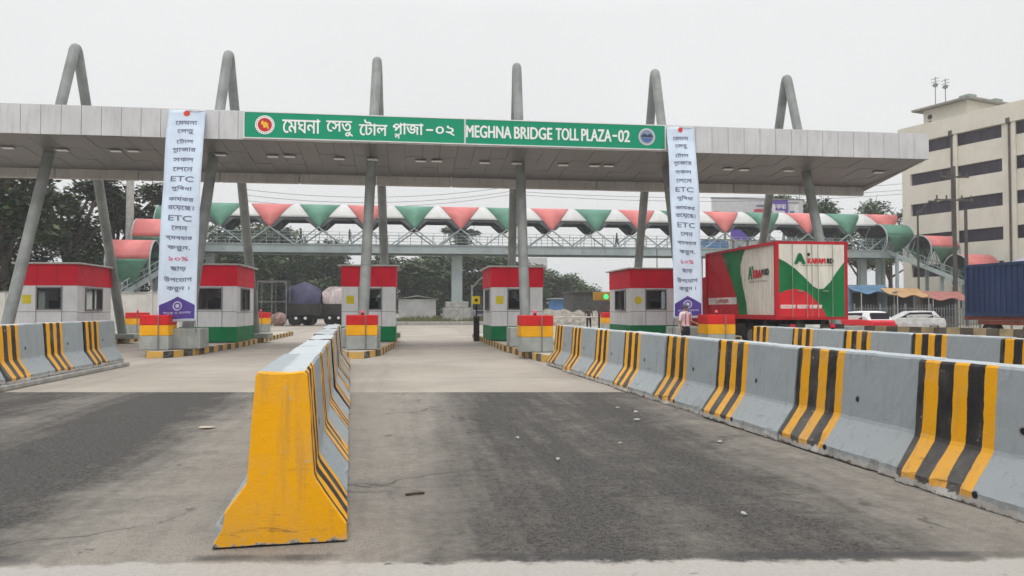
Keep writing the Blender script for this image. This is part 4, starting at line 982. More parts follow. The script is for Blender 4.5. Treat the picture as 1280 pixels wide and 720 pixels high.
mb = MB(); mb.box(-.13, .13, -.15, .15, .0, 1.15); mb.build('cabinet', CHASS, t, bevel=.02)
mb = MB(); mb.tube([(0, 0, 1.1), (0, 0, 2.0)], .04, 8); mb.build('post', CHASS, t); mb = MB(); mb.box(-.2, .16, -.06, .06, 1.72, 2.08); mb.box(-.08, .05, -.075, -.062, 1.84, 1.96, 1); mb.build('signal_head', [STICK, CHASS], t, bevel=.04)
a, b = atY(690, 398, 50), atY(752, 397, 50)
t = thing('boom_barrier', 'thin horizontal barrier arm across the lane beside the dark clothed person', 'boom barrier', ((a.x + b.x) / 2, 50, 0))
mb = MB(); mb.tube([((a.x - b.x) / 2, 0, .93), ((b.x - a.x) / 2, 0, .95)], .045, 8); mb.build('arm', M('arm_grey', (.5, .47, .44), .6), t); mb = MB(); mb.box((b.x - a.x) / 2, (b.x - a.x) / 2 + .3, -.15, .15, 0, 1.1); mb.build('cabinet', BGRY, t)

# ------------------------------------------------------------------ trees
def tree(label, x, y, h, lobes, n, leaf, mats=LEAF, tr=.28, seed=0, group='trees around the plaza', lean=0, name='tree', droop=.4, limbs=True, z0=0):
    """lobes: (dx, dy, z, rx, ry, rz); leaf sized faces gathered in many small clumps through each lobe"""
    rnd = random.Random(seed); t = thing(name, label, 'tree', (x, y, z0), 0, group); mb = MB()
    top = (lean, 0, h * .62); mb.tube([(0, 0, -.05), (lean * .2, .05, h * .22), (lean * .6, -.04, h * .42), top], [tr * 1.25, tr, tr * .8, tr * .45], 9)
    cl = []
    for (dx, dy, z, rx, ry, rz) in lobes:
        if limbs:
            s = Vector((lean * .5, 0, h * rnd.uniform(.28, .5))); e_ = Vector((dx, dy, z)); m_ = s.lerp(e_, .5) + Vector((rnd.uniform(-.4, .4), rnd.uniform(-.4, .4), rnd.uniform(.0, .7)))
            mb.tube([s, m_, e_, e_ + (e_ - m_) * .5], [tr * .5, tr * .36, tr * .22, tr * .06], 7)
            for _ in range(3):
                q = m_.lerp(e_, rnd.random()); w_ = e_ + Vector((rnd.uniform(-rx, rx), rnd.uniform(-ry, ry), rnd.uniform(-rz, rz) * .8)); mb.tube([q, q.lerp(w_, .5) + Vector((0, 0, .3)), w_], [tr * .16, tr * .1, tr * .03], 5)
        m = max(6, int(n * .012 * rx * rz / sum(l[3] * l[5] for l in lobes) * 10))
        for _ in range(m):
            while True:
                v = Vector((rnd.uniform(-1, 1), rnd.uniform(-1, 1), rnd.uniform(-1, 1)))
                if .15 < v.length < 1: break
            v = v * (rnd.uniform(.8, 1.12)); cl.append((Vector((dx + v.x * rx, dy + v.y * ry, z + v.z * rz)), rnd.uniform(.5, 1.1) * min(rx, rz) * .42, rnd.choice((0, 0, 1, 1, 2))))
    mb.build('trunk', BARK, t, smooth=True)
    fo = MB(); per = max(1, n // len(cl))
    for c, r_, mi in cl:
        for _ in range(int(per * rnd.uniform(.5, 1.5))):
            v = Vector((rnd.gauss(0, .5), rnd.gauss(0, .5), rnd.gauss(0, .36))) * r_; q = c + v
            a, b = rnd.uniform(0, math.tau), rnd.uniform(-.9, .5) * droop * 2; L = leaf * rnd.uniform(.6, 1.3)
            d = Vector((math.cos(a) * math.cos(b), math.sin(a) * math.cos(b), math.sin(b))); s = d.cross(Vector((rnd.uniform(-.5, .5), rnd.uniform(-.5, .5), 1))).normalized() * L * .32
            fo.add([q, q + d * L * .5 + s, q + d * L, q + d * L * .5 - s], [(0, 1, 2, 3)], mi if rnd.random() < .8 else rnd.randrange(3))
    me = bpy.data.meshes.new('crown'); me.from_pydata(fo.v, [], fo.f)
    for m_ in mats: me.materials.append(m_)
    me.polygons.foreach_set('material_index', fo.m); me.update()
    o = bpy.data.objects.new('crown', me); COL.objects.link(o); o.parent = t; return t
def lobes(seed, w_, z0, z1, n, r=(.9, 1.6)):
    rnd = random.Random(seed * 7 + 1); out = []
    for i in range(n):
        f = rnd.random(); z = z0 + (z1 - z0) * f; ww = w_ * (1 - .45 * abs(f - .4))
        k = rnd.uniform(*r); out.append((rnd.uniform(-ww, ww), rnd.uniform(-ww, ww) * .7, z, k * 1.15, k * 1.1, k * .75))
    return out
# left: dark spreading trees behind the booths
for i, (px, Y, h, wd, z0, z1, n, lab, big) in enumerate((
        (-40, 58, 14.5, 5.0, 6.5, 13.5, 7000, 'large dark tree at the left photo edge, behind the leftmost pipe frame', .45),
        (12, 66, 14.5, 4.5, 6.5, 13.5, 4800, 'dark open branched tree above the leftmost booth, first from the left edge', .3),
        (84, 72, 15.0, 5.0, 7.0, 14, 5200, 'dark tree with sky gaps, straight above the leftmost booth', .3),
        (150, 76, 14.5, 5.0, 5.5, 13.8, 7600, 'dark tree left of the concrete pole', .3),
        (196, 82, 14.5, 4.2, 4.5, 13.6, 7600, 'dark tree behind the left hanging banner', .3))):
    p = atY(px, 300, Y); tree(lab, p.x, Y, h, lobes(i + 11, wd, z0 - .5, z1, 13, (1.0, 1.75)), int(n * .85), .55, LEAFD, big + .08, 20 + i, 'dark trees behind the left booths', lean=random.uniform(-.8, .8))
for i, (px, Y, h, lab) in enumerate(((58, 70, 8.2, 'low bush behind the roof of the leftmost booth'), (108, 80, 8.5, 'low bush right behind the leftmost booth, under the dark trees'), (0, 66, 7.6, 'low bush at the left edge beside the leaning pipe'),
                                     (205, 88, 10.0, 'leafy shrub behind the left stair hoods'))):
    p = atY(px, 330, Y); tree(lab, p.x, Y, h, lobes(i + 31, 4.2, 1.2, h - .7, 16, (1.0, 1.6)), 9000, .40, LEAFD, .14, 50 + i, 'bushes behind the left booths', name='bush')
# middle: trees beyond the footbridge
for i, (px, Y, wd, z0, z1, n, lab) in enumerate((
        (285, 112, 5.5, 3.5, 12.5, 5500, 'tree behind the footbridge, left of the covered trucks'), (338, 118, 6.0, 3.0, 13.0, 7000, 'broad tree behind the footbridge above the purple covered truck'),
        (392, 124, 5.5, 3.0, 11.5, 6000, 'tree behind the footbridge above the red and white covered truck'), (432, 135, 4.5, 2.5, 8.0, 3500, 'low tree behind the booth past the centre barrier row'), (365, 132, 6.5, 2.0, 9.5, 6000, 'low dark tree between the two covered trucks, behind them'), (312, 128, 6.5, 2.0, 9.0, 6000, 'low dark tree behind the grey frame shelter'),
        (505, 118, 5.0, 1.5, 8.6, 7000, 'bushy tree left of the bridge pier, behind the white shed'), (548, 126, 5.0, 1.5, 10.4, 7000, 'bushy tree just left of the bridge pier'),
        (602, 122, 5.2, 1.5, 10.0, 7500, 'bushy tree just right of the bridge pier'), (640, 132, 4.6, 1.8, 9.4, 5500, 'tree behind the booth right of the middle lane'),
        (690, 138, 4.4, 1.6, 7.6, 5500, 'rounded hazy tree right of the booth by the middle lane'), (722, 150, 4.2, 1.4, 5.4, 3500, 'low hazy tree beyond the dark shed'))):
    p = atY(px, 350, Y); tree(lab, p.x, Y, z1 + 1.0, lobes(i + 61, wd, 1.2, z1, 34, (1.4, 2.4)), int(n * (3.4 if i < 6 else 3.0)), .62, LEAF, .3, 80 + i, 'trees beyond the footbridge')
p = atY(576, 350, 128); tree('tall feathery tree rising above the footbridge deck at the pier', p.x, 128, 15.8, [(0, 0, 14.2, 2.0, 1.6, 1.0), (-2.2, 0, 14.6, 1.4, 1, .5), (2.1, .3, 14.3, 1.5, 1, .5), (.3, 0, 12.4, 1.5, 1.4, 1.3), (0, 0, 10.5, 1.4, 1.3, 1.2)], 3200, .55, LEAF, .22, 99, 'trees beyond the footbridge')
# right: tree line over the bridge roof
for i, (px, Y, wd, z0, z1, lab) in enumerate(((992, 100, 3.6, 9, 16.0, 'tree right of the purple billboard'), (1032, 98, 4.5, 8, 15.2, 'green tree over the bridge roof, behind the rightmost pipe'), (1072, 102, 5.0, 8, 16.0, 'green tree above the green end of the bridge roof'),
                                             (1112, 100, 4.6, 7, 16.6, 'green tree against the left end of the cream building'))):
    p = atY(px, 260, Y); tree(lab, p.x, Y, z1 + .8, lobes(i + 91, wd, z0, z1, 13, (1.2, 2.1)), 7000, .5, LEAF, .3, 120 + i, 'trees beside the cream building')

# ------------------------------------------------------------------ cream office building
bd = thing('office_building', 'cream multi storey building with dark ribbon windows on the right', 'building', (57.9, 72.8, 0), math.atan2(.957, -.289) - math.pi / 2)
# local: y runs along the facade away from the camera, x into the building
T0, T1, DEP, FL = -24.0, 7.6, 16.0, 3.42
par_z = 21.9
mb = MB(); mb.box(.36, DEP, T0, T1 - .0, 0, par_z - 1.6)
spans = MB()
nfl = 6; zt = par_z - 1.9
bays = [(1.7, 6.55)] + [(1.1 - 6.1 * k - 4.9, 1.1 - 6.1 * k) for k in range(4)]
wins = []
for f in range(nfl):
    z1 = zt - FL * f; z0 = z1 - 1.32
    spans.box(0, .355, T0, T1, z0 - (FL - 1.32), z0)                               # spandrel
    for k, (a, b) in enumerate(bays): wins.append((a, b, z0, z1))
    edges = sorted([T0] + [e_ for ab in bays for e_ in ab] + [T1])
    for a, b in zip(edges[::2], edges[1::2]): spans.box(0.004, .355, a, b, z0 + .002, z1 - .002)
spans.box(-.25, .4, T0, T1 + .3, zt + .002, par_z); spans.box(.4, DEP, T1 - .4, T1 + .3, zt + .002, par_z); spans.box(.4, DEP, T0, T0 + .3, par_z - 1.4, par_z)
mb.build('core_wall', CREAM, bd); spans.build('facade', CREAM, bd)
for (a, b, z0, z1) in wins:
    m1 = MB(); m1.box(.3, .33, a + .01, b - .01, z0 + .01, z1 - .01); o = m1.build('ribbon_window', WIN_D, bd)
    m1 = MB()
    for q in range(1, 6): y = a + (b - a) * q / 6; m1.box(.265, .295, y - .035, y + .035, z0 + .03, z1 - .03)
    m1.box(.265, .295, a + .02, b - .02, z0 + .012, z0 + .07); m1.build('mullion', M('mullion_dark', (.055, .045, .06), .5), o)
for y in (1.4, -4.7, -10.8, -16.9):
    m1 = MB(); m1.box(-.17, -.003, y - .55, y - .15, 0, zt - .01); m1.build('pilaster', CREAM, bd)
    m1 = MB(); m1.tube([(-.1, y + .12, .5), (-.1, y + .12, zt + .2)], .09, 8); m1.box(-.3, .1 - .11, y - .08, y + .32, zt - .1, zt + .45); m1.build('drain_pipe', M('rusty_pipe', (.10, .085, .07), .8, .3), bd)
m1 = MB(); m1.box(1.6, 10, .9, 6.0, par_z - 1.5, par_z + 1.9); ph = m1.build('rooftop_house', CREAM, bd)
m1 = MB(); m1.box(.9, 10.6, .2, 7.0, par_z + 1.903, par_z + 2.12); m1.build('roof_slab', M('slab_grey', (.25, .24, .22), .8), ph)
m1 = MB()
for z in (.35, 1.05): m1.tube([(1.55, 5.2, par_z + z), (1.61, 5.2, par_z + z)], .28, 12)
m1.build('vent_shade_disc', DARK, ph)  # solid dark discs on the wall, painted as shade inside the vents
for y, hh_ in ((4.8, 3.4), (3.6, 2.9)):
    m1 = MB(); m1.tube([(2.0, y, par_z + 2.1), (2.0, y, par_z + 2.1 + hh_)], .05, 6)
    for k in range(3): m1.bar((2.0, y - .5, par_z + 1.9 + hh_ - .35 * k), (2.0, y + .5, par_z + 1.9 + hh_ - .35 * k), .05)
    m1.box(1.85, 2.15, y - .18, y + .18, par_z + 1.0 + hh_, par_z + 1.35 + hh_); m1.build('antenna', FRAME, bd)
for y, x in ((1.6, 2.2), (1.6, 6.6)): m1 = MB(); m1.box(x, x + 1.2, y - .6, y + .6, par_z + 2.122, par_z + 2.7); m1.build('roof_unit', M('unit_green', (.25, .33, .29), .6), ph)

# ------------------------------------------------------------------ poles, lamps, billboards, walls and sheds
def pole(name, label, px, py_top, Y, r_, col, cat='pole', arms=()):
    p = atY(px, py_top, Y); t = thing(name, label, cat, (p.x, Y, 0)); m1 = MB(); m1.tube([(0, 0, 0), (0, 0, p.z)], [r_ * 1.3, r_], 10); m1.build('shaft', col, t)
    for kind, dz, L in arms:
        m1 = MB()
        if kind == 'cross': m1.bar((-L, 0, p.z - dz), (L, 0, p.z - dz), .13); [m1.tube([(q * L, 0, p.z - dz + .05), (q * L, 0, p.z - dz + .4)], .07, 6) for q in (-.9, -.4, .4, .9)]; m1.build('crossarm', col, t)
        elif kind == 'lamp': m1.tube([(0, 0, p.z - .4), (L * .6, 0, p.z + .5), (L, 0, p.z + .75)], .05, 6); m1.box(L - .3 if L > 0 else L - .4, L + .4 if L > 0 else L + .3, -.12, .12, p.z + .68, p.z + .82); m1.build('lamp_arm', col, t)
    return t, p
POLEC = M('pole_dark', (.075, .068, .06), .8, .25); POLEL = M('pole_concrete', (.38, .375, .355), .8, .15)
pole('concrete_pole', 'pale concrete pole among the dark trees left of the hanging banner', 163, 224, 70.5, .3, POLEL)
pole('street_lamp', 'thin street lamp before the left end of the cream building', 1147, 262, 62, .08, POLEC, 'street lamp', (('lamp', 0, 1.4),))
t1, q1 = pole('utility_pole', 'dark utility pole with two crossarms before the cream building', 1192, 208, 60, .15, POLEC, 'utility pole', (('cross', .9, 1.4), ('cross', 2.9, 1.8)))
pole('utility_pole', 'short dark post right of the utility pole with crossarms', 1207, 262, 60, .13, POLEC, 'utility pole')
pole('street_lamp', 'small far lamp left of the booth by the middle lane', 590, 356, 80, .09, POLEL, 'street lamp', (('lamp', 0, 1.2),))
def wire(label, pts):
    m1 = MB(); P_ = []
    for (a, b) in zip(pts[:-1], pts[1:]):
        for k in range(12): f = k / 12; q = a.lerp(b, f); q.z -= 1.1 * 4 * f * (1 - f); P_.append(q)
    P_.append(pts[-1]); m1.tube(P_, .022, 5, cap=False); tag(m1.build('overhead_wire', BLACK), label, 'wire', 'overhead wires')
for i, (y0, y1, ym) in enumerate(((236, 236, 233), (243, 244, 239), (250, 249, 243))):
    wire('%s overhead wire running between canopy and footbridge roof' % ('topmost', 'middle', 'lowest')[i], [atY(300, y0, 88 - i), atY(640, ym, 88 - i), atY(1192, y1 - 12, 88 - i)])
def billboard(label, px0, px1, py0, py1, Y, col, paint):
    a, b = atY(px0, py0, Y), atY(px1, py1, Y); t = thing('billboard', label, 'billboard', ((a.x + b.x) / 2, Y, 0)); W_, z0, z1 = (b.x - a.x) / 2, b.z, a.z
    m1 = MB(); m1.box(-W_, W_, 0, .2, z0, z1); pn = m1.build('panel', col, t)
    m1 = MB(); m1.box(-W_ - .1, W_ + .1, -.03, .23, z1 + .003, z1 + .15); m1.box(-W_ - .1, W_ + .1, -.03, .23, z0 - .15, z0 - .003); m1.build('frame', FRAME, pn)
    m1 = MB(); [m1.tube([(q * W_ * .7, .35, 0), (q * W_ * .7, .35, z1)], .16, 8) for q in (-1, 1)]; m1.build('support', FRAME, t)
    m1 = MB(); mats = []
    for (u0, u1, v0, v1, c, txt) in paint:
        mats.append(c); mi = len(mats) - 1; f = lambda u, v, l: (u, -.01 - l, v)
        if txt: letters(m1, txt, (u1 - u0) * 2 * W_, (v1 - v0) * (z1 - z0), lambda u, v, l: (-W_ + (u0 + u1) * W_ + u, -.02 - l, z0 + (v0 + v1) / 2 * (z1 - z0) + v), mi, bold=.04)
        else:
            cx, cz_, rx, rz_ = -W_ + (u0 + u1) * W_, z0 + (v0 + v1) / 2 * (z1 - z0), (u1 - u0) * W_, (v1 - v0) / 2 * (z1 - z0)
            m1.add([(cx + rx * (abs(math.cos(k * math.tau / 28)) ** .5) * math.copysign(1, math.cos(k * math.tau / 28)), -.01 - mi * .002, cz_ + rz_ * (abs(math.sin(k * math.tau / 28)) ** .5) * math.copysign(1, math.sin(k * math.tau / 28))) for k in range(28)], [tuple(range(28))], mi)
    m1.build('printing', mats, pn)
BRD = M('print_red', (.55, .09, .13), .5); BPU = M('print_purple', (.13, .08, .36), .5, .1); BBL = M('print_blue', (.08, .2, .42), .5, .1); BPW = M('print_pale', (.62, .6, .66), .5); BGR = M('print_green', (.2, .42, .3), .5)
billboard('wide white billboard with red printing behind the bridge roof', 890, 1004, 248, 281, 92, M('billboard_grey', (.55, .55, .56), .5, .06), [(.45, .64, .25, .62, BRD, None), (.0, .1, .0, .5, BRD, None), (.28, .42, .42, .47, BGR, None), (.48, .62, .7, .78, FRAME, None)])
billboard('purple billboard with pale writing left of the right trees', 959, 985, 250, 269, 90, BPU, [(.1, .4, .25, .75, BPW, None), (.42, .9, .42, .74, BPW, "কথা"), (.25, .85, .1, .3, BPW, None)])
billboard('white and blue panel right of the purple billboard', 986, 998, 254, 270, 90.5, M('billboard_white', (.62, .62, .63), .5), [(.1, .6, .05, .4, BBL, None)])
billboard('blue and white board low behind the bridge, left of the container truck', 872, 912, 300, 318, 84, M('billboard_white2', (.6, .6, .62), .5), [(.02, .98, .3, .98, BBL, None)])
billboard('purple board seen through the bridge truss above the container truck', 914, 940, 284, 300, 84, BPU, [(.2, .8, .3, .6, BPU, None)])
billboard('long pale board with red marks above the container truck', 912, 1000, 301, 322, 86, M('billboard_pale', (.55, .54, .52), .5, .08), [(.1, .2, .3, .7, BRD, None), (.5, .75, .35, .75, BRD, None)])
def wall_thing(name, label, cat, px0, px1, ytop, Y, th, mat, extra=None, zb=0):
    a, b = atY(px0, ytop, Y), atY(px1, ytop, Y); t = thing(name, label, cat, ((a.x + b.x) / 2, Y, zb)); W_ = (b.x - a.x) / 2; h = a.z - zb
    m1 = MB(); m1.box(-W_, W_, 0, th, 0, h); m1.build('body', mat, t); return t, W_, h
t, W_, h = wall_thing('boundary_wall', 'pale boundary wall behind the left booths and the left banner', 'wall', -60, 262, 366, 57, .25, MWALL)
m1 = MB(); m1.box(-W_, W_, -.06, .31, h + .002, h + .1); m1.build('coping', CONC, t)
m1 = MB(); [m1.box(-W_ + 3.2 * k - .18, -W_ + 3.2 * k + .18, -.08, -.003, 0, h - .01) for k in range(int(2 * W_ / 3.2) + 1)]; m1.build('pillar', MWALL, t)
t, W_, h = wall_thing('shed', 'low white tin shed left of the bridge pier', 'shed', 498, 545, 374, 98, 5, TIN)
m1 = MB(); m1.prism([(-W_ - .3, h), (0, h + .5), (W_ + .3, h), (0, h + .38)], -.3, 5.3, 'y'); m1.build('roof', TIN, t)
t, W_, h = wall_thing('shed', 'dark tin shed left of the lane signal', 'shed', 716, 775, 366, 84, 5, DTIN)
m1 = MB(); m1.box(-W_ - .2, W_ + .2, -.2, 5.2, h + .002, h + .12); m1.build('roof', DTIN, t)
t, W_, h = wall_thing('tower_block', 'faint far tower behind the trees by the middle lane booth', 'building', 663, 684, 322, 260, 12, M('far_tower', (.42, .42, .42), .8))
m1 = MB(); [m1.box(-W_ + .6, W_ - .6, -.02, .0 - .003, 2 + 3.2 * k, 3.6 + 3.2 * k) for k in range(int(h / 3.3))]; m1.build('window', WIN_D, t)
t, W_, h = wall_thing('kiosk', 'small blue roofed kiosk right of the booth by the middle lane', 'kiosk', 690, 712, 374, 100, 2.5, BBL); m1 = MB(); m1.box(-W_ - .3, W_ + .3, -.5, 2.7, h, h + .15); m1.build('roof', TIN, t)
# raised verge under the pier
mb = MB(); a, b = atY(478, 400, 72).x, atY(735, 400, 72).x
mb.prism([(a, 72.2), (b, 72.2), (b + 4, 80), (a - 3, 80)], -.02, .28); structure(mb.build('median_verge', CONC, bevel=.05))
mb = MB(); mb.prism([(a + .4, 72.8), (b - .4, 72.8), (b + 3, 79.6), (a - 2, 79.6)], .2, .30); structure(mb.build('verge_soil', soil_mat()))
rg = random.Random(4); mb = MB()
for _ in range(5200):
    x, y = rg.uniform(a + .5, b + 2), rg.uniform(73, 79.4); k = mnoise.noise(Vector((x * .35, y * .35, 3)))
    if k < -.15: continue
    h = rg.uniform(.12, .5) * (1 + k); dx = rg.uniform(-.12, .12); mb.add([(x - .05, y, .29), (x + .05, y + .02, .29), (x + dx, y, .29 + h)], [(0, 1, 2)])
me = bpy.data.meshes.new('verge_grass'); me.from_pydata(mb.v, [], mb.f); me.materials.append(GRASS); o = bpy.data.objects.new('verge_grass', me); COL.objects.link(o); tag(o, 'dry grass and weeds on the verge under the footbridge pier', 'grass', kind='stuff')
# low rubble bank right of the middle booth
mb = MB(); a, b = atY(660, 400, 70), atY(770, 400, 70); g = []
for i in range(40):
    f = i / 39; row = []
    for j in range(9):
        q = j / 8; z = (math.sin(math.pi * q) ** .6) * (1.25 + .5 * mnoise.noise(Vector((f * 9, q * 3, 1)))) * min(1, 6 * f, 6 * (1 - f)); row.append((a.x + (b.x - a.x) * f, 66 + 5.5 * q + .3 * mnoise.noise(Vector((f * 20, q * 5, 4))), max(-.05, z)))
    g.append(row)
mb.sheet(g); structure(mb.build('earth_bank', M('pale_rubble', (.25, .23, .195), .95, .35, 3.0, bmp=.05, bscale=5), smooth=True))

# ------------------------------------------------------------------ covered goods trucks far left
def goods_truck(label, px0, px1, py_top, Y, tarp, nose=1):
    a, b = atY(px0, 390, Y), atY(px1, 390, Y); zt = atY(px0, py_top, Y).z; L = (b.x - a.x); t = thing('goods_truck', label, 'truck', ((a.x + b.x) / 2, Y, 0), 0, 'tarpaulin covered goods trucks')
    g = []
    for i in range(25):
        f = i / 24; row = []
        for j in range(13):
            an = R(-95 + 190 * j / 12); bl = (math.sin(math.pi * min(1, max(0, f * .92 + .04)))) ** .2
            k = 1 + .09 * mnoise.noise(Vector((f * 6, j * .5, px0)))
            row.append((-L / 2 + L * f, math.sin(an) * 1.25 * bl * k, 1.25 + (zt - 1.25) * max(0, math.cos(an)) ** .5 * bl * k - (.1 if abs(an) > 1.5 else 0)))
        g.append(row)
    mb = MB(); mb.sheet(g); mb.build('tarpaulin_load', tarp, t, smooth=True)
    mb = MB(); mb.box(-L / 2 + .02, L / 2 - .02, -1.3, 1.3, .95, 1.95); mb.box(-L / 2, L / 2, -.5, .5, .6, .93); mb.build('flatbed', CHASS, t)
    for x in (-L / 2 + .9, -L / 2 + 2.0, L / 2 - 1.0):
        for y in (-1.0, 1.0):
            m1 = MB(); m1.tube([(x, y - .15, .5), (x, y + .15, .5)], .5, 18); m1.build('wheel', BLACK, t)
    for x in (-.5, .3): m1 = MB(); m1.ball((x, -1.28, .66), .14, .08, .14, 8); m1.build('marker', WHITE, t)
    return t
goods_truck('goods truck with a purple tarpaulin load left of the centre booth', 357, 402, 354, 71, TPURP)
goods_truck('goods truck with a white and red covered load beside the centre booth', 401, 440, 358, 73, M('pale_red_tarpaulin', (.46, .43, .42), .6, .3, .9, .9, (.35, .04, .05)))
p = atY(344, 395, 70); mb = MB()
for k in range(5): mb.ball((rg.uniform(-1, 1), rg.uniform(-.4, .4), .35 + .1 * k), .6, .5, .45, 10)
tag(mb.build('sack_pile', M('sack_pinkish', (.42, .28, .25), .85, .3, 3), smooth=True, loc=(p.x, 70, 0)), 'heap of pinkish sacks left of the purple covered truck', 'sack pile')
# frame shelter left of the trucks
p0, p1 = atY(322, 352, 68), atY(358, 352, 68); t = thing('frame_shelter', 'thin grey frame shelter left of the purple covered truck', 'shelter', ((p0.x + p1.x) / 2, 68, 0)); W_ = (p1.x - p0.x) / 2; mb = MB()
for x in (-W_, W_, 0):
    for y in (0, 2): mb.bar((x, y, 0), (x, y, p0.z), .06)
mb.bar((-W_, 0, p0.z), (W_, 0, p0.z), .1); mb.bar((-W_, 2, p0.z), (W_, 2, p0.z), .1); mb.bar((-W_, 0, p0.z * .55), (W_, 0, p0.z * .55), .06); mb.build('frame', FRAME, t)
mb = MB(); mb.box(-W_ - .1, W_ + .1, -.1, 2.1, p0.z + .06, p0.z + .12); mb.build('roof', DTIN, t)

# ------------------------------------------------------------------ cars
def car(label, x, y, rz, paint, L=4.1, W_=1.66, H_=1.38, roof=None):
    t = thing('parked_car', label, 'car', (x, y, 0), rz); h = W_ / 2
    def loft(secs, name, mat, parent):
        g = []
        for (yy, zlo, zhi, wl, wh) in secs: g.append([(-wl, yy, zlo), (-wl * 1.02, yy, zlo + (zhi - zlo) * .5), (-wh, yy, zhi - .03), (-wh * .93, yy, zhi), (wh * .93, yy, zhi), (wh, yy, zhi - .03), (wl * 1.02, yy, zlo + (zhi - zlo) * .5), (wl, yy, zlo)])
        n = 8; mb = MB(); vs_ = [q for r_ in g for q in r_]; fs = [(i * n + k, i * n + (k + 1) % n, (i + 1) * n + (k + 1) % n, (i + 1) * n + k) for i in range(len(g) - 1) for k in range(n)] + [tuple(range(n)), tuple((len(g) - 1) * n + k for k in range(n))]
        mb.add(vs_, fs); return mb.build(name, mat, parent, bevel=.02)
    b = loft([(0, .38, .78, h * .9, h * .8), (.12, .24, .88, h, h * .93), (.8, .2, .92, h, h * .96), (2.9, .2, .9, h, h * .96), (3.8, .22, .76, h * .97, h * .86), (L, .36, .62, h * .86, h * .72)], 'body', paint, t)
    loft([(.25, .86, .9, h * .84, h * .8), (.62, .86, H_ - .04, h * .88, h * .72), (1.3, .86, H_, h * .9, h * .74), (2.2, .86, H_ - .05, h * .9, h * .72), (3.0, .84, .9, h * .84, h * .78)], 'cabin', roof or paint, t)
    mb = MB(); mb.prism([(-h * .68, .93), (h * .68, .93), (h * .60, H_ - .1), (-h * .60, H_ - .1)], .28, .46, 'y'); mb.build('rear_window', WIN_D, t)
    for s in (-1, 1):
        mb = MB(); mb.prism([(.75, .93), (2.75, .93), (2.15, H_ - .12), (.85, H_ - .1)], s * h * .80, s * h * .90, 'x'); mb.build('side_window', WIN_D, t)
        mb = MB(); mb.box(s * h * .62 - .13, s * h * .62 + .13, -.02, .1, .62, .76); mb.build('tail_light', TAIL, t)
        for yy in (.75, 3.25):
            mb = MB(); mb.tube([(s * (h - .18), yy, .3), (s * (h + .01), yy, .3)], .3, 18); wl = mb.build('wheel', BLACK, t)
            mb = MB(); mb.tube([(s * (h - .02), yy, .3), (s * (h + .02), yy, .3)], .18, 12); mb.build('rim', FRAME, wl)
    return t
p = atY(1105, 405, 38); car('red car with a white roof seen from behind beyond the right barriers', p.x, 38, R(4), TRED2, roof=WHITE)
p = atY(1152, 400, 48); car('white car parked right of the red car beyond the barriers', p.x, 46, R(72), M('car_dusty_white', (.5, .5, .49), .45))
p = atY(603, 385, 84); car('small dark car far down the middle lane, left of the booth', p.x, 84, R(30), M('car_grey', (.12, .14, .16), .4))

# ------------------------------------------------------------------ right: shops, awnings, fence, median wall under the stairs
def kiosk(label, px0, px1, py0, Y, col, awn, py_aw):
    a, b = atY(px0, py0, Y), atY(px1, py0, Y); t = thing('roadside_stall', label, 'stall', ((a.x + b.x) / 2, Y, 0), 0, 'roadside stalls under the bridge stairs'); W_ = (b.x - a.x) / 2
    mb = MB(); mb.box(-W_, W_, 0, 2.2, 0, a.z); mb.build('box', col, t)
    mb = MB(); mb.box(-W_ + .2, W_ - .2, -.02, -.003, .9, a.z - .5); mb.build('opening_shade_sheet', DARK, t)  # dark sheet on the solid front paints the stall's shaded inside
    z = a.z; g = [[(-W_ - .3 + (2 * W_ + .6) * i / 14, .1 - 1.7 * j / 5, z + .12 - .55 * j / 5 - .22 * math.sin(math.pi * i / 14 * 2) ** 2 * (j / 5) - .15 * math.sin(math.pi * j / 5)) for j in range(6)] for i in range(15)]
    mb = MB(); mb.sheet(g); mb.build('awning', awn, t, smooth=True, solid=.02)
    mb = MB(); [mb.tube([(q, -1.55, 0), (q, -1.55, z - .4)], .035, 6) for q in (-W_, W_)]; mb.build('awning_pole', POLEL, t); return t
kiosk('blue stall with blue tarpaulin awning right of the container truck', 1062, 1102, 358, 56, M('stall_blue', (.10, .19, .27), .6, .2), BLUET, 0)
kiosk('stall with orange tarpaulin awning, right of the blue awning', 1106, 1144, 362, 55, M('stall_grey', (.14, .17, .19), .6, .2), ORANT, 0)
kiosk('dark stall with faded red awning under the right stair hoods', 1150, 1196, 366, 57, M('stall_brown', (.10, .085, .075), .7, .3), M('dull_red_tarpaulin', (.3, .12, .1), .7, .2), 0)
a, b = atY(1068, 385, 48), atY(1225, 385, 48); FENCE = M('fence_grey', (.17, .18, .18), .6, .2)
t = thing('picket_fence', 'thin grey picket fence in front of the roadside stalls', 'fence', ((a.x + b.x) / 2, 48, 0)); W_ = (b.x - a.x) / 2
mb = MB(); [mb.bar((-W_, 0, z), (W_, 0, z), .045) for z in (.4, 1.5)]; mb.build('rail', FENCE, t)
mb = MB(); x = -W_
while x < W_: mb.bar((x, 0, .2), (x, 0, 1.7 + .1 * math.sin(x * 3)), .035); x += .2
mb.build('pickets', FENCE, t)
mb = MB(); [mb.bar((-W_ + 2 * W_ * k / 5, 0, 0), (-W_ + 2 * W_ * k / 5, 0, 1.85), .09) for k in range(6)]; mb.build('post', FENCE, t)
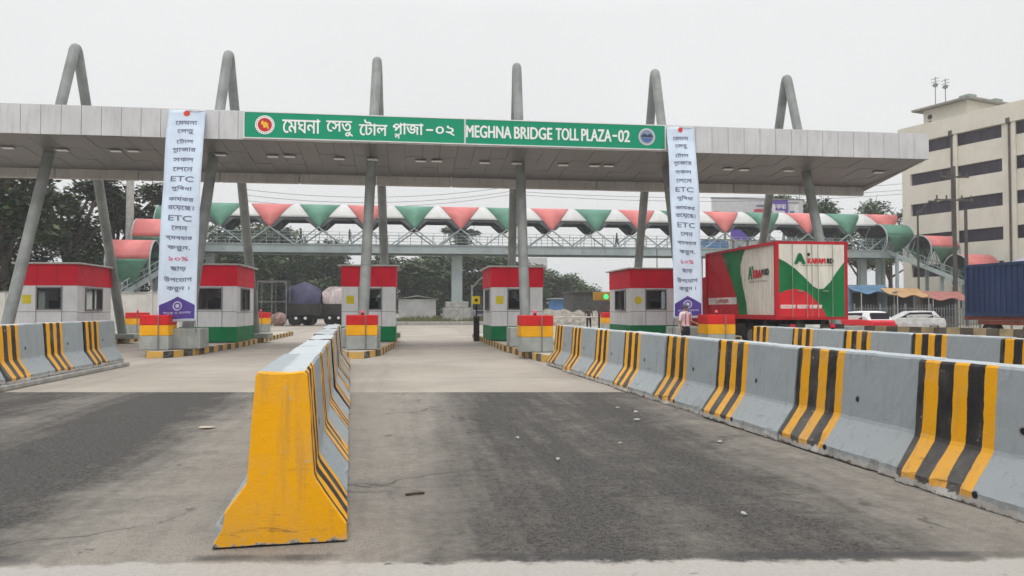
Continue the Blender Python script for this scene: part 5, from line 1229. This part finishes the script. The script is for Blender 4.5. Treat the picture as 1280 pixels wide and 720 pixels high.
# painted median wall
pts = [Vector((17.6, 36, 0)), Vector((19.0, 32, 0)), Vector((21.0, 26, 0)), Vector((22.4, 20, 0)), Vector((23.3, 14, 0))]
mb = MB(); k = 0
for a, b in zip(pts[:-1], pts[1:]):
    n = int((b - a).length / .5); d = (b - a) / n; s = Vector((-d.y, d.x, 0)).normalized() * .22
    for i in range(n):
        q0, q1 = a + d * i, a + d * (i + 1); mb.add([q0 - s, q1 - s, q1 + s, q0 + s] + [v + Vector((0, 0, .78)) for v in (q0 - s * .7, q1 - s * .7, q1 + s * .7, q0 + s * .7)], [(0, 3, 2, 1), (4, 5, 6, 7), (0, 1, 5, 4), (1, 2, 6, 5), (2, 3, 7, 6), (3, 0, 4, 7)], k % 2); k += 1
tag(mb.build('median_wall', [M('median_ochre', (.34, .27, .15), .8, .25, 2, .4), M('median_brown', (.10, .085, .07), .8, .3, 2)]), 'low ochre and dark banded median wall before the blue container', 'wall')
p = atY(1262, 325, 40); t = thing('storage_roof', 'mauve curved tarpaulin roof at the right edge above the blue container', 'tarpaulin', (p.x + 6.3, 42, 0))
g = [[(-2.4 + 4.8 * i / 10, 3 * j / 4, p.z + .65 - .9 * abs(i / 10 - .5) ** 2 * 3) for j in range(5)] for i in range(11)]
mb = MB(); mb.sheet(g); mb.build('cover', M('mauve_tarpaulin', (.33, .30, .36), .6, .2, 2), t, smooth=True, solid=.03)
mb = MB(); [mb.bar((q, r_, 0), (q, r_, p.z), .1) for q in (-2.1, 2.1) for r_ in (.2, 2.8)]; mb.build('post', FRAME, t)

# ------------------------------------------------------------------ litter on the road
SCRAP = M('paper_scrap', (.36, .35, .32), .8, .1); rl = random.Random(12)
for px, py, s in ((772, 511, .07), (795, 516, .10), (796, 526, .11), (775, 556, .06), (697, 576, .08), (900, 554, .08), (647, 549, .05), (258, 536, .20), (930, 645, .06)):
    p = ground(px, py, 0); n = 7; mb = MB(); s = s * .6
    ring = [(s * rl.uniform(.5, 1) * math.cos(k * math.tau / n), s * rl.uniform(.4, .8) * math.sin(k * math.tau / n), rl.uniform(.006, .03)) for k in range(n)]
    mb.add(ring + [(0, 0, .03)], [(k, (k + 1) % n, n) for k in range(n)])
    lab = {258: 'large beige scrap on the asphalt left of the yellow barrier end'}.get(px, 'small pale scrap of paper lying on the asphalt of the wide lane')
    tag(mb.build('litter_scrap', SCRAP if px != 258 else M('beige_scrap', (.45, .38, .29), .8), loc=(p.x, p.y, .002), solid=.003), lab, 'litter', 'paper scraps on the asphalt')
p = ground(518, 619, 0); mb = MB(); mb.tube([(-.07, -.02, .012), (0, .004, .014), (.08, .02, .012)], .010, 6); tag(mb.build('stick', M('stick_brown', (.07, .045, .03), .8), loc=(p.x, p.y, 0)), 'small dark stick on the asphalt right of the yellow barrier end', 'stick')

def rebase(o, loc):
    """moves a thing's Empty to its base without moving its parts"""
    loc = Vector(loc); d = loc - o.location; o.location = loc
    for ch in [x for x in bpy.data.objects if x.parent == o]: ch.location = Vector(ch.location) - d
for o in [x for x in bpy.data.objects if x.parent is None and x.name.startswith('hanging_banner')]:
    c = next(x for x in bpy.data.objects if x.parent == o and x.name.startswith('cloth')); bb = [Vector(q) for q in c.bound_box]; rebase(o, (sum(q.x for q in bb) / 8, min(q.y for q in bb), min(q.z for q in bb)))
rebase(can, ((XL + XR) / 2, YF, ZB - .4))
